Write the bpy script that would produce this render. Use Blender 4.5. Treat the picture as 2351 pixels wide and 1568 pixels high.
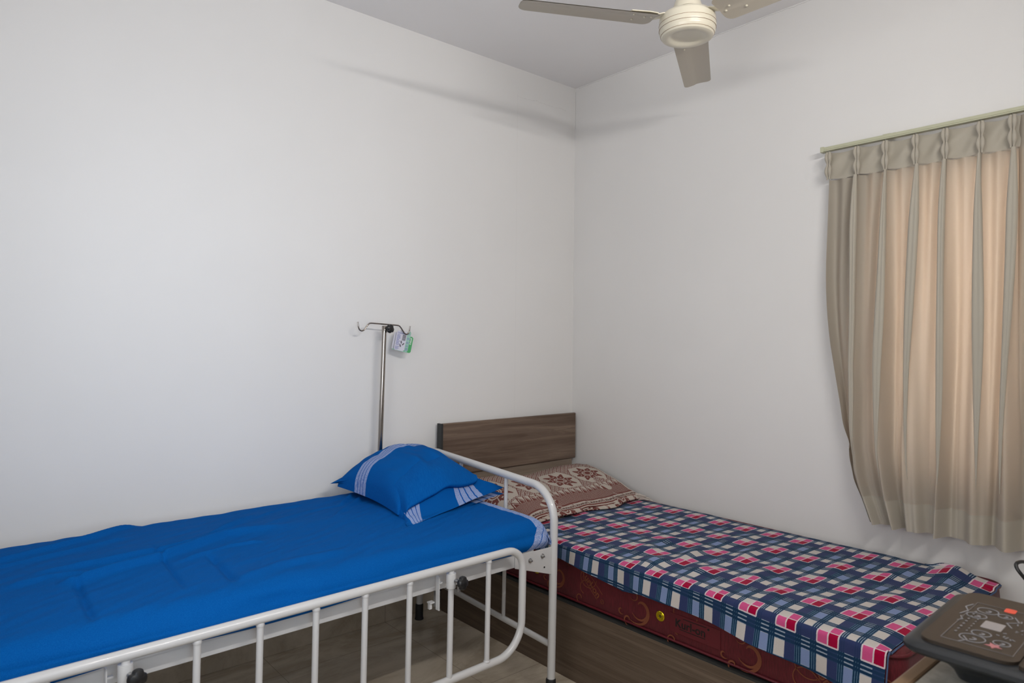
import bpy, math, random
import numpy as np
from mathutils import Vector, Matrix, noise

scene = bpy.context.scene
for o in list(bpy.data.objects):
    bpy.data.objects.remove(o, do_unlink=True)
col = scene.collection

# ------------------------------------------------------------------ camera, exposure, light
def cam_axes(yaw, pitch, roll):
    f = np.array([math.cos(yaw)*math.cos(pitch), math.sin(yaw)*math.cos(pitch), math.sin(pitch)])
    r = np.array([math.sin(yaw), -math.cos(yaw), 0.0]); u = np.cross(r, f)
    c, s = math.cos(roll), math.sin(roll)
    return c*r+s*u, -s*r+c*u, f
CR, CU, CF = cam_axes(*np.radians([49.524, 0.0443, 0.566]))
CAM = np.array([-3.0201, -2.9600, 1.383])
cd = bpy.data.cameras.new('camera'); cam = bpy.data.objects.new('camera', cd); col.objects.link(cam)
M = Matrix(((CR[0], CU[0], -CF[0], CAM[0]), (CR[1], CU[1], -CF[1], CAM[1]), (CR[2], CU[2], -CF[2], CAM[2]), (0, 0, 0, 1)))
cam.matrix_world = M
cd.sensor_width = 36.0; cd.lens = 1566.5/2351*36; cd.clip_start = 0.02
cd.dof.use_dof = True; cd.dof.focus_distance = 3.1; cd.dof.aperture_fstop = 6.3
scene.camera = cam

vs = scene.view_settings
vs.view_transform = 'Standard'; vs.look = 'None'; vs.gamma = 1.0; vs.use_curve_mapping = False
vs.exposure = 0.01
w = bpy.data.worlds.new('sky'); scene.world = w; w.use_nodes = True
w.node_tree.nodes['Background'].inputs['Color'].default_value = (0.75, 0.85, 1.0, 1)
w.node_tree.nodes['Background'].inputs['Strength'].default_value = 1.0

def area(name, loc, target, sx, sy, power, color, spread=180):
    l = bpy.data.lights.new(name, 'AREA'); l.shape = 'RECTANGLE'; l.size = sx; l.size_y = sy
    l.energy = power; l.color = color; l.spread = math.radians(spread)
    o = bpy.data.objects.new(name, l); col.objects.link(o); o.location = loc
    d = Vector(target)-Vector(loc); o.rotation_euler = d.to_track_quat('-Z', 'Y').to_euler()
    return o
# LED tube on the wall behind the camera, daylight at two window openings, added fill at a third
area('tube_lamp', (-1.73, -2.965, 2.355), (-1.73, 0, 1.6), 1.15, 0.03, 24, (1.0, 0.965, 0.93))
area('daylight_back', (-2.80, -3.035, 1.50), (-2.30, 0, 1.62), 0.6, 1.0, 3.6, (0.70, 0.83, 1.0), 70)
area('front_fill', (-3.335, -2.10, 1.5), (0, -1.7, 1.9), 1.2, 1.2, 13.5, (1.0, 0.985, 0.97), 160)  # added fill, out of view, to brighten the right wall and ceiling
area('daylight_right', (0.30, -2.34, 1.55), (-1.0, -2.34, 1.40), 1.1, 1.1, 24, (1.0, 0.86, 0.78))

# ------------------------------------------------------------------ node expression helper
class X:
    """a float socket with arithmetic"""
    def __init__(s, nt, sock): s.nt, s.k = nt, sock
    def _m(s, op, *a, clamp=False):
        n = s.nt.nodes.new('ShaderNodeMath'); n.operation = op; n.use_clamp = clamp
        for i, v in enumerate((s,)+a):
            if isinstance(v, X): s.nt.links.new(v.k, n.inputs[i])
            else: n.inputs[i].default_value = v
        return X(s.nt, n.outputs[0])
    def __add__(s, o): return s._m('ADD', o)
    __radd__ = __add__
    def __sub__(s, o): return s._m('SUBTRACT', o)
    def __rsub__(s, o): return (s*-1)+o
    def __mul__(s, o): return s._m('MULTIPLY', o)
    __rmul__ = __mul__
    def __truediv__(s, o): return s._m('DIVIDE', o)
    def lt(s, o): return s._m('LESS_THAN', o)
    def gt(s, o): return s._m('GREATER_THAN', o)
    def fract(s): return s._m('FRACT')
    def abs(s): return s._m('ABSOLUTE')
    def sin(s): return s._m('SINE')
    def cos(s): return s._m('COSINE')
    def sqrt(s): return s._m('SQRT')
    def max(s, o): return s._m('MAXIMUM', o)
    def min(s, o): return s._m('MINIMUM', o)
    def pow(s, o): return s._m('POWER', o)
    def floor(s): return s._m('FLOOR')
    def atan2(s, o): return s._m('ARCTAN2', o)
    def band(s, a, b): return s.gt(a)*s.lt(b)
    def near(s, v, w_): return (s-v).abs().lt(w_)
    def soft(s, a, b):
        n = s.nt.nodes.new('ShaderNodeMapRange'); n.interpolation_type = 'SMOOTHSTEP'
        s.nt.links.new(s.k, n.inputs[0]); n.inputs[1].default_value = a; n.inputs[2].default_value = b
        return X(s.nt, n.outputs[0])
def mixc(nt, fac, a, b):
    n = nt.nodes.new('ShaderNodeMix'); n.data_type = 'RGBA'
    for idx, v in ((0, fac), (6, a), (7, b)):
        if isinstance(v, X): nt.links.new(v.k, n.inputs[idx])
        elif hasattr(v, 'is_output'): nt.links.new(v, n.inputs[idx])
        elif idx == 0: n.inputs[0].default_value = v
        else: n.inputs[idx].default_value = (*v, 1)
    return n.outputs[2]
def mat(name, color=(.8, .8, .8), rough=.5, metal=0.0, spec=.5, coat=0.0, sheen=0.0):
    m = bpy.data.materials.new(name); m.use_nodes = True
    b = m.node_tree.nodes['Principled BSDF']
    b.inputs['Base Color'].default_value = (*color, 1); b.inputs['Roughness'].default_value = rough
    b.inputs['Metallic'].default_value = metal; b.inputs['Specular IOR Level'].default_value = spec
    b.inputs['Coat Weight'].default_value = coat; b.inputs['Sheen Weight'].default_value = sheen
    return m
def coords(m, kind='Object'):
    nt = m.node_tree; t = nt.nodes.new('ShaderNodeTexCoord'); s = nt.nodes.new('ShaderNodeSeparateXYZ')
    nt.links.new(t.outputs[kind], s.inputs[0])
    return nt, X(nt, s.outputs[0]), X(nt, s.outputs[1]), X(nt, s.outputs[2]), t.outputs[kind]
def noise_n(nt, vec, scale, detail=4, rough=.55, stretch=None, dist=0.0):
    if stretch:
        mp = nt.nodes.new('ShaderNodeMapping'); mp.inputs['Scale'].default_value = stretch
        nt.links.new(vec, mp.inputs[0]); vec = mp.outputs[0]
    n = nt.nodes.new('ShaderNodeTexNoise'); n.inputs['Scale'].default_value = scale
    n.inputs['Detail'].default_value = detail; n.inputs['Roughness'].default_value = rough
    n.inputs['Distortion'].default_value = dist
    nt.links.new(vec, n.inputs['Vector']); return X(nt, n.outputs[0])
def set_color(m, sock): m.node_tree.links.new(sock, m.node_tree.nodes['Principled BSDF'].inputs['Base Color'])
def bump(m, h, strength=.3, dist=.002):
    nt = m.node_tree; b = nt.nodes.new('ShaderNodeBump'); b.inputs['Strength'].default_value = strength
    b.inputs['Distance'].default_value = dist; nt.links.new(h.k, b.inputs['Height'])
    nt.links.new(b.outputs[0], nt.nodes['Principled BSDF'].inputs['Normal'])

# ------------------------------------------------------------------ materials
def plaster(name, base, crack=None):
    m = mat(name, base, .55, spec=.25)
    nt, x, y, z, v = coords(m)
    n = noise_n(nt, v, 1.3, 3); n2 = noise_n(nt, v, 160, 3)
    c = mixc(nt, n.soft(.35, .7), tuple(k*.975 for k in base), base)
    if crack:
        wob = noise_n(nt, v, 14, 6, .7)
        line = crack(x, y, z, wob)
        c = mixc(nt, line*.35, c, (.25, .23, .22))
    set_color(m, c); bump(m, n2, .05, .001)
    return m
m_wallA = plaster('plaster_left', (.80, .79, .775),
    lambda x, y, z, w_: ((z-(2.80+(w_-.5)*.05+x*.02)).abs().lt(.0008)*x.band(-.47, -.08)*.6).max(x.near(-.47, .0008)*z.band(.8, 2.8)*.35))
m_wallB = plaster('plaster_right', (.80, .79, .775),
    lambda x, y, z, w_: ((z-(2.944+(w_-.5)*.022)).abs().lt(.0011)*y.band(-1.9, -.03)).max((y+.004+(w_-.5)*.01).abs().lt(.0016)*z.band(2.7, 2.93)))
m_ceil = plaster('ceiling_paint', (.86, .85, .85))
m_bwall = plaster('plaster_back', (.78, .77, .76))

def marble():
    m = mat('floor_tile', (.3, .27, .22), .16, spec=.5)
    nt, x, y, z, v = coords(m)
    n = noise_n(nt, v, 2.2, 8, .65, (1, 2.6, 1), 1.2); n2 = noise_n(nt, v, 9, 6, .6)
    vein = (noise_n(nt, v, 1.6, 7, .6, (1, 2.2, 1), 2.0)-.5).abs().lt(.006)
    c = mixc(nt, n.soft(.35, .68), (.40, .335, .255), (.58, .51, .41))
    c = mixc(nt, n2.soft(.5, .8)*.3, c, (.46, .42, .36))
    c = mixc(nt, vein*.10, c, (.20, .16, .12))
    g = ((x/.6+.18).fract().lt(.004)).max((y/.6+.35).fract().lt(.004))
    c = mixc(nt, g*.7, c, (.17, .15, .125)); set_color(m, c)
    return m
m_floor = marble()

def wood(name, dark, mid, light, axis, seed=0.0, rough=.42):
    m = mat(name, mid, rough, spec=.35)
    nt, x, y, z, v = coords(m)
    st = {'x': (.40, 6, 9), 'y': (6, .40, 9)}[axis]
    mp = nt.nodes.new('ShaderNodeMapping'); mp.inputs['Location'].default_value = (seed, seed*.7, seed*1.3)
    nt.links.new(v, mp.inputs[0]); v = mp.outputs[0]
    a = noise_n(nt, v, 2.3, 6, .6, st, 1.3)
    rings = ((a*26).sin()*.5+.5)
    fine = noise_n(nt, v, 28, 5, .7, tuple(k*(.35 if k < 1 else 1.2) for k in st))
    broad = noise_n(nt, v, 1.5, 3, .5, st)
    c = mixc(nt, a.soft(.3, .7), dark, mid)
    c = mixc(nt, broad.soft(.45, .75)*.8, c, light)
    c = mixc(nt, rings.soft(.72, 1.0)*.35, c, dark)
    c = mixc(nt, fine.soft(.48, .70)*.65, c, tuple(k*.8 for k in dark))
    set_color(m, c); bump(m, fine, .08, .001)
    return m
m_wood = wood('walnut_headboard', (.105, .068, .048), (.195, .138, .100), (.270, .200, .150), 'x', 1.7)
m_woodside = wood('walnut_side', (.085, .060, .042), (.155, .112, .080), (.215, .160, .118), 'y', 5.1)
m_woodlight = wood('light_oak', (.24, .185, .14), (.36, .29, .225), (.44, .36, .29), 'x', 3.3)
m_woodrim = wood('counter_rim_wood', (.20, .12, .065), (.30, .19, .11), (.36, .24, .15), 'x', 9.3)
m_black = mat('black_edge_and_gap', (.022, .024, .024), .5)  # real black headboard edge, and painted shade in the gap under the mattress
m_dark = mat('dark_board', (.012, .012, .012), .8)

m_white = mat('white_enamel', (.60, .60, .60), .28, spec=.5, coat=.3)
nt, x, y, z, v = coords(m_white); bump(m_white, noise_n(nt, v, 130, 2), .12, .001)
m_whitebar = mat('white_enamel_bar', (.60, .60, .605), .33, spec=.5)
m_boot = mat('black_rubber', (.012, .012, .013), .6)
m_plastic = mat('black_plastic', (.010, .010, .011), .38)
m_chrome = mat('steel_tube', (.34, .31, .285), .14, metal=1.0)
m_bolt = mat('zinc_bolt', (.45, .45, .45), .3, metal=1.0)
m_weld = mat('weld', (.52, .52, .51), .5)

PALE = (.265, .345, .56)
def cloth_bump(m, vec, s=900, st=.25):
    nt = m.node_tree; a = noise_n(nt, vec, s, 2, .5, (1, .25, 1)); b = noise_n(nt, vec, s, 2, .5, (.25, 1, 1))
    c = noise_n(nt, vec, 18, 4, .6)
    bump(m, a+b+c*1.2, st, .0012)
BLUE = (.0025, .098, .40)
def heather(nt, v): return mixc(nt, noise_n(nt, v, 420, 2, .8).soft(.42, .6), (.13, .22, .50), (.42, .49, .68))
def stripes(nt, d, v, base, edges, lines):
    """d: distance coordinate; edges = (a,b) pale band with thin blue lines"""
    c = mixc(nt, d.band(*edges), base, heather(nt, v))
    for l in lines: c = mixc(nt, d.near(l, .0022), c, (.004, .085, .36))
    return c
def m_sheet_():
    m = mat('blue_cotton_sheet', BLUE, .85, spec=.04)
    nt, x, y, z, v = coords(m)          # bed local: x = s, y = -t
    b0 = mixc(nt, noise_n(nt, v, 500, 2, .7).soft(.3, .75), (.001, .078, .315), (.003, .108, .395))
    side = z.lt(.676)
    top = stripes(nt, x, v, b0, (-.05, .082), (.030, .002))
    dd = x*1.0+(z-.67)*.85
    sd = stripes(nt, dd, v, b0, (-.3, .082), (.040, .002, -.036, -.072))
    c = mixc(nt, side, top, sd)
    set_color(m, c); cloth_bump(m, v); return m
m_sheet = m_sheet_()
def m_pillow_():
    m = mat('blue_cotton_pillowcase', BLUE, .85, spec=.04)
    nt, x, y, z, v = coords(m, 'UV')
    b0 = mixc(nt, noise_n(nt, v, 500, 2, .7).soft(.3, .75), (.001, .078, .315), (.003, .108, .395))
    c = stripes(nt, x, v, b0, (.150, .247), (.174, .198, .222))
    set_color(m, c); cloth_bump(m, v); return m
m_pillow = m_pillow_()
def m_flap_():
    m = mat('blue_cotton_flap', BLUE, .85, spec=.04)
    nt, x, y, z, v = coords(m, 'UV')
    b0 = mixc(nt, noise_n(nt, v, 500, 2, .7).soft(.3, .75), (.001, .078, .315), (.003, .108, .395))
    c = stripes(nt, x, v, b0, (.060, .150), (.083, .106, .129))
    c = mixc(nt, x.band(.325, .415), c, heather(nt, v))
    for l in (.348, .371, .394): c = mixc(nt, x.near(l, .0022), c, (.004, .085, .36))
    set_color(m, c); cloth_bump(m, v); return m
m_flap = m_flap_()

def m_plaid_():
    """tartan fleece; UV in metres: u runs towards the foot, v towards the wall"""
    m = mat('plaid_fleece', (.3, .3, .3), .95, spec=.04, sheen=.08)
    nt, u, v_, z, vec = coords(m, 'UV')
    PU, PV = .1283, .208
    j = noise_n(nt, vec, 220, 2, .6)
    a = ((u+(j-.5)*.002)/PU).fract(); b = ((v_+(j-.5)*.002)/PV).fract()
    # u: W(0-.25) N(.25-.49) T(.49-.64) B(.64-.84) T(.84-1); v: C(0-.24) P(.24-.44) T(.44-.60) B(.60-.82) T(.82-1)
    uW, uN, uB = a.lt(.25), a.band(.25, .49), a.band(.64, .84)
    uT1, uT2 = a.band(.49, .64), a.gt(.84)
    vC, vP, vB = b.lt(.26), b.band(.26, .45), b.band(.59, .82)
    vT1, vT2 = b.band(.45, .59), b.gt(.82)
    navy, white, blue = (.030, .042, .115), (.53, .49, .46), (.19, .25, .43)
    mid, dark = (.060, .115, .185), (.008, .032, .075)
    uT = uT1.max(uT2); vT = vT1.max(vT2)
    c = mixc(nt, uT.max(vT), navy, mid)
    # base cells
    c = mixc(nt, uW*vB, c, white); c = mixc(nt, uN*vB, c, navy); c = mixc(nt, uB*vB, c, blue)
    c = mixc(nt, uW*vP, c, white); c = mixc(nt, uB*vP, c, white)
    c = mixc(nt, (uT.max(uB))*vC, c, navy); c = mixc(nt, uN*vT, c, (.022, .045, .11))
    c = mixc(nt, (uW.max(uB))*vT, c, (.28, .33, .40)); c = mixc(nt, uT*vP, c, (.26, .32, .40))
    c = mixc(nt, uT*vB, c, (.085, .16, .24))
    # thin triple stripes
    def tri(t, lo, hi, w_):
        q = (t-lo)/(hi-lo)
        return q.near(.17, w_).max(q.near(.5, w_)).max(q.near(.83, w_))
    su = tri(a, .49, .64, .105)*uT1; su = su.max(tri(a, .84, 1.0, .105)*uT2)
    sv = tri(b, .45, .59, .11)*vT1; sv = sv.max(tri(b, .82, 1.0, .11)*vT2)
    su = su*(1-vC*.75)
    c = mixc(nt, su.max(sv*(1-uN*.3)), c, dark)
    # pink and crimson block, white outlines
    pink, crim = (.56, .080, .22), (.32, .002, .036)
    c = mixc(nt, uW*vC, c, pink); c = mixc(nt, uN*vP, c, pink); c = mixc(nt, uN*vC, c, crim)
    lw, lv = .016, .010
    out = (a.near(.25, lw)*b.lt(.45)).max(b.near(.26, lv)*a.lt(.49))
    out = out.max(((a.lt(.018)+a.gt(.985)).min(1.0))*vC).max(a.near(.49, .016)*b.lt(.45)).max(((b.lt(.012)+b.gt(.99)).min(1.0))*a.lt(.49)).max(b.near(.45, .008)*uN)
    c = mixc(nt, out, c, (.62, .52, .54))
    c = mixc(nt, noise_n(nt, vec, 600, 2, .7).soft(.45, .8)*.16, c, (.0, .0, .01))
    set_color(m, c); bump(m, noise_n(nt, vec, 420, 3, .7), .35, .0015)
    return m
m_plaid = m_plaid_()
m_crimsonback = mat('crimson_fleece_back', (.22, .006, .03), .95, spec=.05)

def m_solapur_():
    """woven maroon/cream; UV metres: u across the bed (0..0.9), v from the front edge back (0..)"""
    m = mat('maroon_cream_weave', (.5, .4, .35), .95, spec=.06)
    nt, u, v, z, vec = coords(m, 'UV')
    cream, mar = (.50, .445, .39), (.155, .042, .036)
    P = .225
    fu = ((u+.0625)/P).fract()*P-P/2; fv = v-.315
    r = ((fu*fu)+(fv*fv*.9)).sqrt(); ang = fv.atan2(fu)
    pet = ((ang*8).cos()*.014+(ang*16).cos()*.005)+.070
    flower = r.lt(pet)*(1-r.near(.030, .0030))*(1-r.near(.020, .0022))
    vein = ((ang*8+math.pi).cos().gt(.93))*r.band(.033, .06)
    holes = (((ang*8).cos()).gt(.75))*r.near(.052, .0035)
    flower = flower*(1-vein)*(1-holes)
    # lozenge of plain cream around the flower
    loz = (fu.abs()*1.0+fv.abs()*.62).lt(.128)*fv.abs().lt(.104)*fu.abs().lt(.104)
    # diamond lattice elsewhere
    d1 = ((u+v)/.030).fract(); d2 = ((u-v)/.030).fract()
    lat = d1.lt(.2).max(d2.lt(.2)); inner = (d1.near(.6, .17))*(d2.near(.6, .26))
    lat = lat.max(inner)
    edge = (fu.abs()*1.0+fv.abs()*.62).near(.131, .0022)
    k = lat*(1-loz)
    k = k.max(flower*loz).max(edge*fv.abs().lt(.1))
    k = k*(v.band(.195, .50))
    # zigzag band
    zz = ((u/.040).fract()-.5).abs()*2
    zv = (v-.145)/.05
    zig = v.band(.145, .195)*((zz-zv).abs().lt(.16).max((zz-.1-zv).gt(.25)))
    k = k.max(zig)
    # dotted band
    dots = (((u/.0065).fract()).lt(.55)).max(((v/.0075).fract()).lt(.45))*v.band(.060, .145)
    k = k.max(dots)
    tb = v.band(.050, .060).max(v.band(.010, .017)).max(v.lt(.004))
    bars = v.band(.017, .050)*(((u/.105).fract()).lt(.035).max(((u/.105).fract()).near(.065, .012)))
    k = k.max(tb).max(bars)
    k = k.max(v.gt(.50)*lat)
    j = noise_n(nt, vec, 900, 2, .6)
    c = mixc(nt, k, cream, mar)
    c = mixc(nt, j.soft(.55, .7)*.35*(1-k), c, (.20, .10, .08)); c = mixc(nt, j.soft(.3, .42)*(-1)+1, c, c)
    c = mixc(nt, (1-j.soft(.33, .46))*k*.5, c, cream)
    set_color(m, c); bump(m, noise_n(nt, vec, 350, 3, .7), .5, .0015)
    return m
m_sol = m_solapur_()
m_solcream = mat('cream_cotton', (.52, .47, .42), .95, spec=.05)
m_soltext = mat('maroon_thread', (.12, .035, .03), .95, spec=.05)

def m_matt_():
    m = mat('maroon_damask', (.105, .010, .016), .5, spec=.3, sheen=.1)
    nt, x, y, z, v = coords(m)
    rib = noise_n(nt, v, 300, 2, .6, (1, 1, .12))
    c = mixc(nt, rib.soft(.3, .7), (.075, .006, .010), (.120, .010, .017))
    # quilting thread: wavy hexagon net
    P = .17
    for ph, sg in ((0, 1), (.085, -1)):
        w1 = (((y+ph)/P*2*math.pi).sin()*.030+((y+ph)/P*4*math.pi).sin()*.009)*sg
        for z0 in (.30, .42, .54):
            c = mixc(nt, (z-z0-w1).abs().lt(.0009)*.75, c, (.42, .17, .13))
    set_color(m, c); bump(m, rib, .1, .001)
    return m
m_matt = m_matt_()
m_gold = mat('woven_gold_motif', (.19, .060, .030), .7, spec=.2)
m_logo = mat('black_print', (.004, .004, .004), .5)
m_brass = mat('yellow_brass', (.75, .58, .02), .25, metal=.85)
m_patch = mat('maroon_label', (.10, .006, .012), .45)

def m_curtain_(name, base, trans, opaque=False):
    m = bpy.data.materials.new(name); m.use_nodes = True; nt = m.node_tree
    b = nt.nodes['Principled BSDF']; b.inputs['Roughness'].default_value = .55; b.inputs['Base Color'].default_value = (*base, 1)
    b.inputs['Specular IOR Level'].default_value = .3; b.inputs['Sheen Weight'].default_value = .15
    t = nt.nodes.new('ShaderNodeBsdfTranslucent'); t.inputs[0].default_value = (*trans, 1)
    mx = nt.nodes.new('ShaderNodeMixShader'); mx.inputs[0].default_value = .06 if opaque else .30
    nt.links.new(b.outputs[0], mx.inputs[1]); nt.links.new(t.outputs[0], mx.inputs[2])
    nt.links.new(mx.outputs[0], nt.nodes['Material Output'].inputs[0])
    tc = nt.nodes.new('ShaderNodeTexCoord'); n = noise_n(nt, tc.outputs['Object'], 260, 2, .6)
    bump(m, n, .12, .001)
    return m
m_curt = m_curtain_('sage_beige_curtain', (.47, .435, .365), (.58, .42, .30))
m_curth = m_curtain_('sage_beige_curtain_doubled', (.45, .412, .340), (.3, .26, .2), True)
m_rail = mat('cream_green_track', (.50, .50, .36), .4)
m_tape = mat('white_tape', (.70, .66, .66), .7)

m_fan = mat('cream_enamel', (.70, .655, .53), .30, spec=.5, coat=.25)
m_blade = mat('cream_blade', (.50, .455, .375), .35, spec=.4)
m_fanring = mat('copper_ring', (.30, .17, .09), .4, metal=.5)
m_fandark = mat('motor_gap', (.10, .07, .01), .5)

m_glass = mat('dark_glass_top', (.038, .029, .022), .32, spec=.22)
m_body = mat('black_appliance_plastic', (.012, .014, .017), .35)
m_mark = mat('grey_print', (.22, .22, .235), .5)
m_markd = mat('dim_print', (.16, .15, .15), .5)
m_red = mat('red_button', (.75, .09, .05), .5)
m_pinkm = mat('pink_print', (.45, .17, .18), .5)
m_disp = mat('display_window', (.30, .28, .28), .4)
m_stone = mat('grey_counter_stone', (.42, .41, .36), .3)
nt, x, y, z, v = coords(m_stone)
set_color(m_stone, mixc(nt, noise_n(nt, v, 60, 5).soft(.35, .7), (.34, .33, .29), (.47, .46, .41)))

m_frame = mat('window_frame_paint', (.55, .50, .45), .4)
m_pane = mat('window_glass', (.9, .95, .95), .02); m_pane.node_tree.nodes['Principled BSDF'].inputs['Transmission Weight'].default_value = 1.0
m_card = mat('white_card', (.62, .61, .68), .5)
m_mint = mat('mint_card', (.30, .52, .42), .5)
m_green = mat('green_card', (.055, .36, .11), .45)
m_blueink = mat('blue_ink', (.25, .27, .50), .6)
m_ink = mat('dark_ink', (.10, .09, .11), .6)
m_whiteink = mat('white_ink', (.8, .85, .8), .6)
m_tube = mat('lamp_tube_diffuser', (.9, .9, .9), .4)

# ------------------------------------------------------------------ mesh builder
class MB:
    def __init__(s): s.v = []; s.f = []; s.uv = []
    def add(s, v, f, uv=None):
        n = len(s.v); s.v += [tuple(p) for p in v]; s.f += [tuple(n+i for i in q) for q in f]
        s.uv += list(uv) if uv is not None else [(0, 0)]*len(v)
        return s
    def box(s, a, b):
        (x0, y0, z0), (x1, y1, z1) = [min(p, q) for p, q in zip(a, b)], [max(p, q) for p, q in zip(a, b)]
        v = [(x0, y0, z0), (x1, y0, z0), (x1, y1, z0), (x0, y1, z0), (x0, y0, z1), (x1, y0, z1), (x1, y1, z1), (x0, y1, z1)]
        return s.add(v, [(0, 3, 2, 1), (4, 5, 6, 7), (0, 1, 5, 4), (1, 2, 6, 5), (2, 3, 7, 6), (3, 0, 4, 7)])
    def grid(s, fn, nu, nv, uvfn=None, wrap=False):
        v = []; uv = []
        for j in range(nv+1):
            for i in range(nu+1):
                p = fn(i/nu, j/nv); v.append(p); uv.append(uvfn(i/nu, j/nv) if uvfn else (i/nu, j/nv))
        f = [(j*(nu+1)+i, j*(nu+1)+i+1, (j+1)*(nu+1)+i+1, (j+1)*(nu+1)+i) for j in range(nv) for i in range(nu)]
        return s.add(v, f, uv)
    def tube(s, pts, r, n=14, closed=False, caps=True):
        pts = [Vector(p) for p in pts]; N = len(pts)
        rr = r if hasattr(r, '__len__') else [r]*N
        tang = []
        for i in range(N):
            if closed: t = pts[(i+1) % N]-pts[i-1]
            else: t = pts[min(i+1, N-1)]-pts[max(i-1, 0)]
            tang.append(t.normalized())
        ref = Vector((0, 0, 1)) if abs(tang[0].z) < .9 else Vector((1, 0, 0))
        nrm = (ref-tang[0]*ref.dot(tang[0])).normalized(); v = []
        for i in range(N):
            nrm = (nrm-tang[i]*nrm.dot(tang[i])).normalized(); bi = tang[i].cross(nrm)
            for k in range(n):
                a = 2*math.pi*k/n; v.append(pts[i]+(nrm*math.cos(a)+bi*math.sin(a))*rr[i])
        f = []
        for i in range(N if closed else N-1):
            j = (i+1) % N
            for k in range(n):
                l = (k+1) % n; f.append((i*n+k, i*n+l, j*n+l, j*n+k))
        if caps and not closed:
            f.append(tuple(range(n))[::-1]); f.append(tuple((N-1)*n+k for k in range(n)))
        return s.add(v, f)
    def lathe(s, prof, c=(0, 0, 0), n=48, ax=None):
        """prof: list of (r, h) about axis ax (default z) through c"""
        ax = Vector(ax or (0, 0, 1)).normalized(); ref = Vector((1, 0, 0)) if abs(ax.x) < .9 else Vector((0, 1, 0))
        e1 = (ref-ax*ref.dot(ax)).normalized(); e2 = ax.cross(e1); c = Vector(c); v = []
        for r, h in prof:
            for k in range(n):
                a = 2*math.pi*k/n; v.append(c+ax*h+(e1*math.cos(a)+e2*math.sin(a))*max(r, 1e-5))
        f = [(i*n+k, i*n+(k+1) % n, (i+1)*n+(k+1) % n, (i+1)*n+k) for i in range(len(prof)-1) for k in range(n)]
        f.append(tuple(range(n))[::-1]); f.append(tuple((len(prof)-1)*n+k for k in range(n)))
        return s.add(v, f)
    def prism(s, poly, frame, th):
        """poly 2D list; frame=(origin, e1, e2); extruded by th along e1xe2"""
        o, e1, e2 = [Vector(k) for k in frame]; nn = e1.cross(e2).normalized()*th; m_ = len(poly)
        v = [o+e1*a+e2*b for a, b in poly]+[o+e1*a+e2*b+nn for a, b in poly]
        f = [tuple(range(m_))[::-1], tuple(range(m_, 2*m_))]+[(i, (i+1) % m_, (i+1) % m_+m_, i+m_) for i in range(m_)]
        return s.add(v, f)
    def ribbon(s, pts, w_, mp, th=.0006):
        """flat strip along 2D polyline, mapped by mp(a,b,h)"""
        P = [Vector((*p, 0)) for p in pts]; N = len(P); v = []
        ww = w_ if hasattr(w_, '__len__') else [w_]*N
        for i in range(N):
            t = (P[min(i+1, N-1)]-P[max(i-1, 0)]).normalized(); q = Vector((-t.y, t.x, 0))*ww[i]/2
            for h in (0, th):
                for sg in (-1, 1): v.append(mp(P[i].x+q.x*sg, P[i].y+q.y*sg, h))
        f = []
        for i in range(N-1):
            a, b = i*4, i*4+4
            f += [(a+2, a+3, b+3, b+2), (a, b, b+1, a+1), (a, a+2, b+2, b), (a+1, b+1, b+3, a+3)]
        return s.add(v, f)
    def build(s, name, m, parent=None, off=(0, 0, 0), smooth=True, bevel=0, angle=40, kind=None, label=None, sub=0, seg=2):
        if parent is not None:              # shapes are written in world space, except for the bed's own frame
            root = parent
            while root.parent: root = root.parent
            off = (0, 0, 0) if root.name.startswith('hospital_bed') else tuple(root.location)
        me = bpy.data.meshes.new(name)
        me.from_pydata([(p[0]-off[0], p[1]-off[1], p[2]-off[2]) for p in s.v], [], s.f)
        ul = me.uv_layers.new(name='UVMap')
        for lp in me.loops: ul.data[lp.index].uv = s.uv[lp.vertex_index]
        me.materials.append(m); me.update()
        import bmesh
        b = bmesh.new(); b.from_mesh(me); bmesh.ops.recalc_face_normals(b, faces=b.faces); b.to_mesh(me); b.free()
        if smooth:
            me.polygons.foreach_set('use_smooth', [True]*len(me.polygons))
            me.set_sharp_from_angle(angle=math.radians(angle))
        o = bpy.data.objects.new(name, me); col.objects.link(o)
        if parent: o.parent = parent
        if bevel:
            bm = o.modifiers.new('bevel', 'BEVEL'); bm.width = bevel; bm.segments = seg; bm.limit_method = 'ANGLE'; bm.angle_limit = math.radians(35)
        if sub:
            sm = o.modifiers.new('sub', 'SUBSURF'); sm.levels = sub; sm.render_levels = sub
        if kind: o['kind'] = kind
        if label: o['label'] = label
        return o
def thing(name, label, cat, loc=(0, 0, 0), rot=(0, 0, 0), group=None):
    o = bpy.data.objects.new(name, None); col.objects.link(o); o.location = loc; o.rotation_euler = rot
    o.empty_display_size = .1; tag(o, label, cat, group); return o
def tag(o, label, cat, group=None):
    o['label'] = label; o['category'] = cat
    if group: o['group'] = group
    return o
def arc(c, r, a0, a1, n, e1, e2):
    c, e1, e2 = Vector(c), Vector(e1), Vector(e2)
    return [c+(e1*math.cos(a0+(a1-a0)*i/n)+e2*math.sin(a0+(a1-a0)*i/n))*r for i in range(n+1)]
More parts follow.
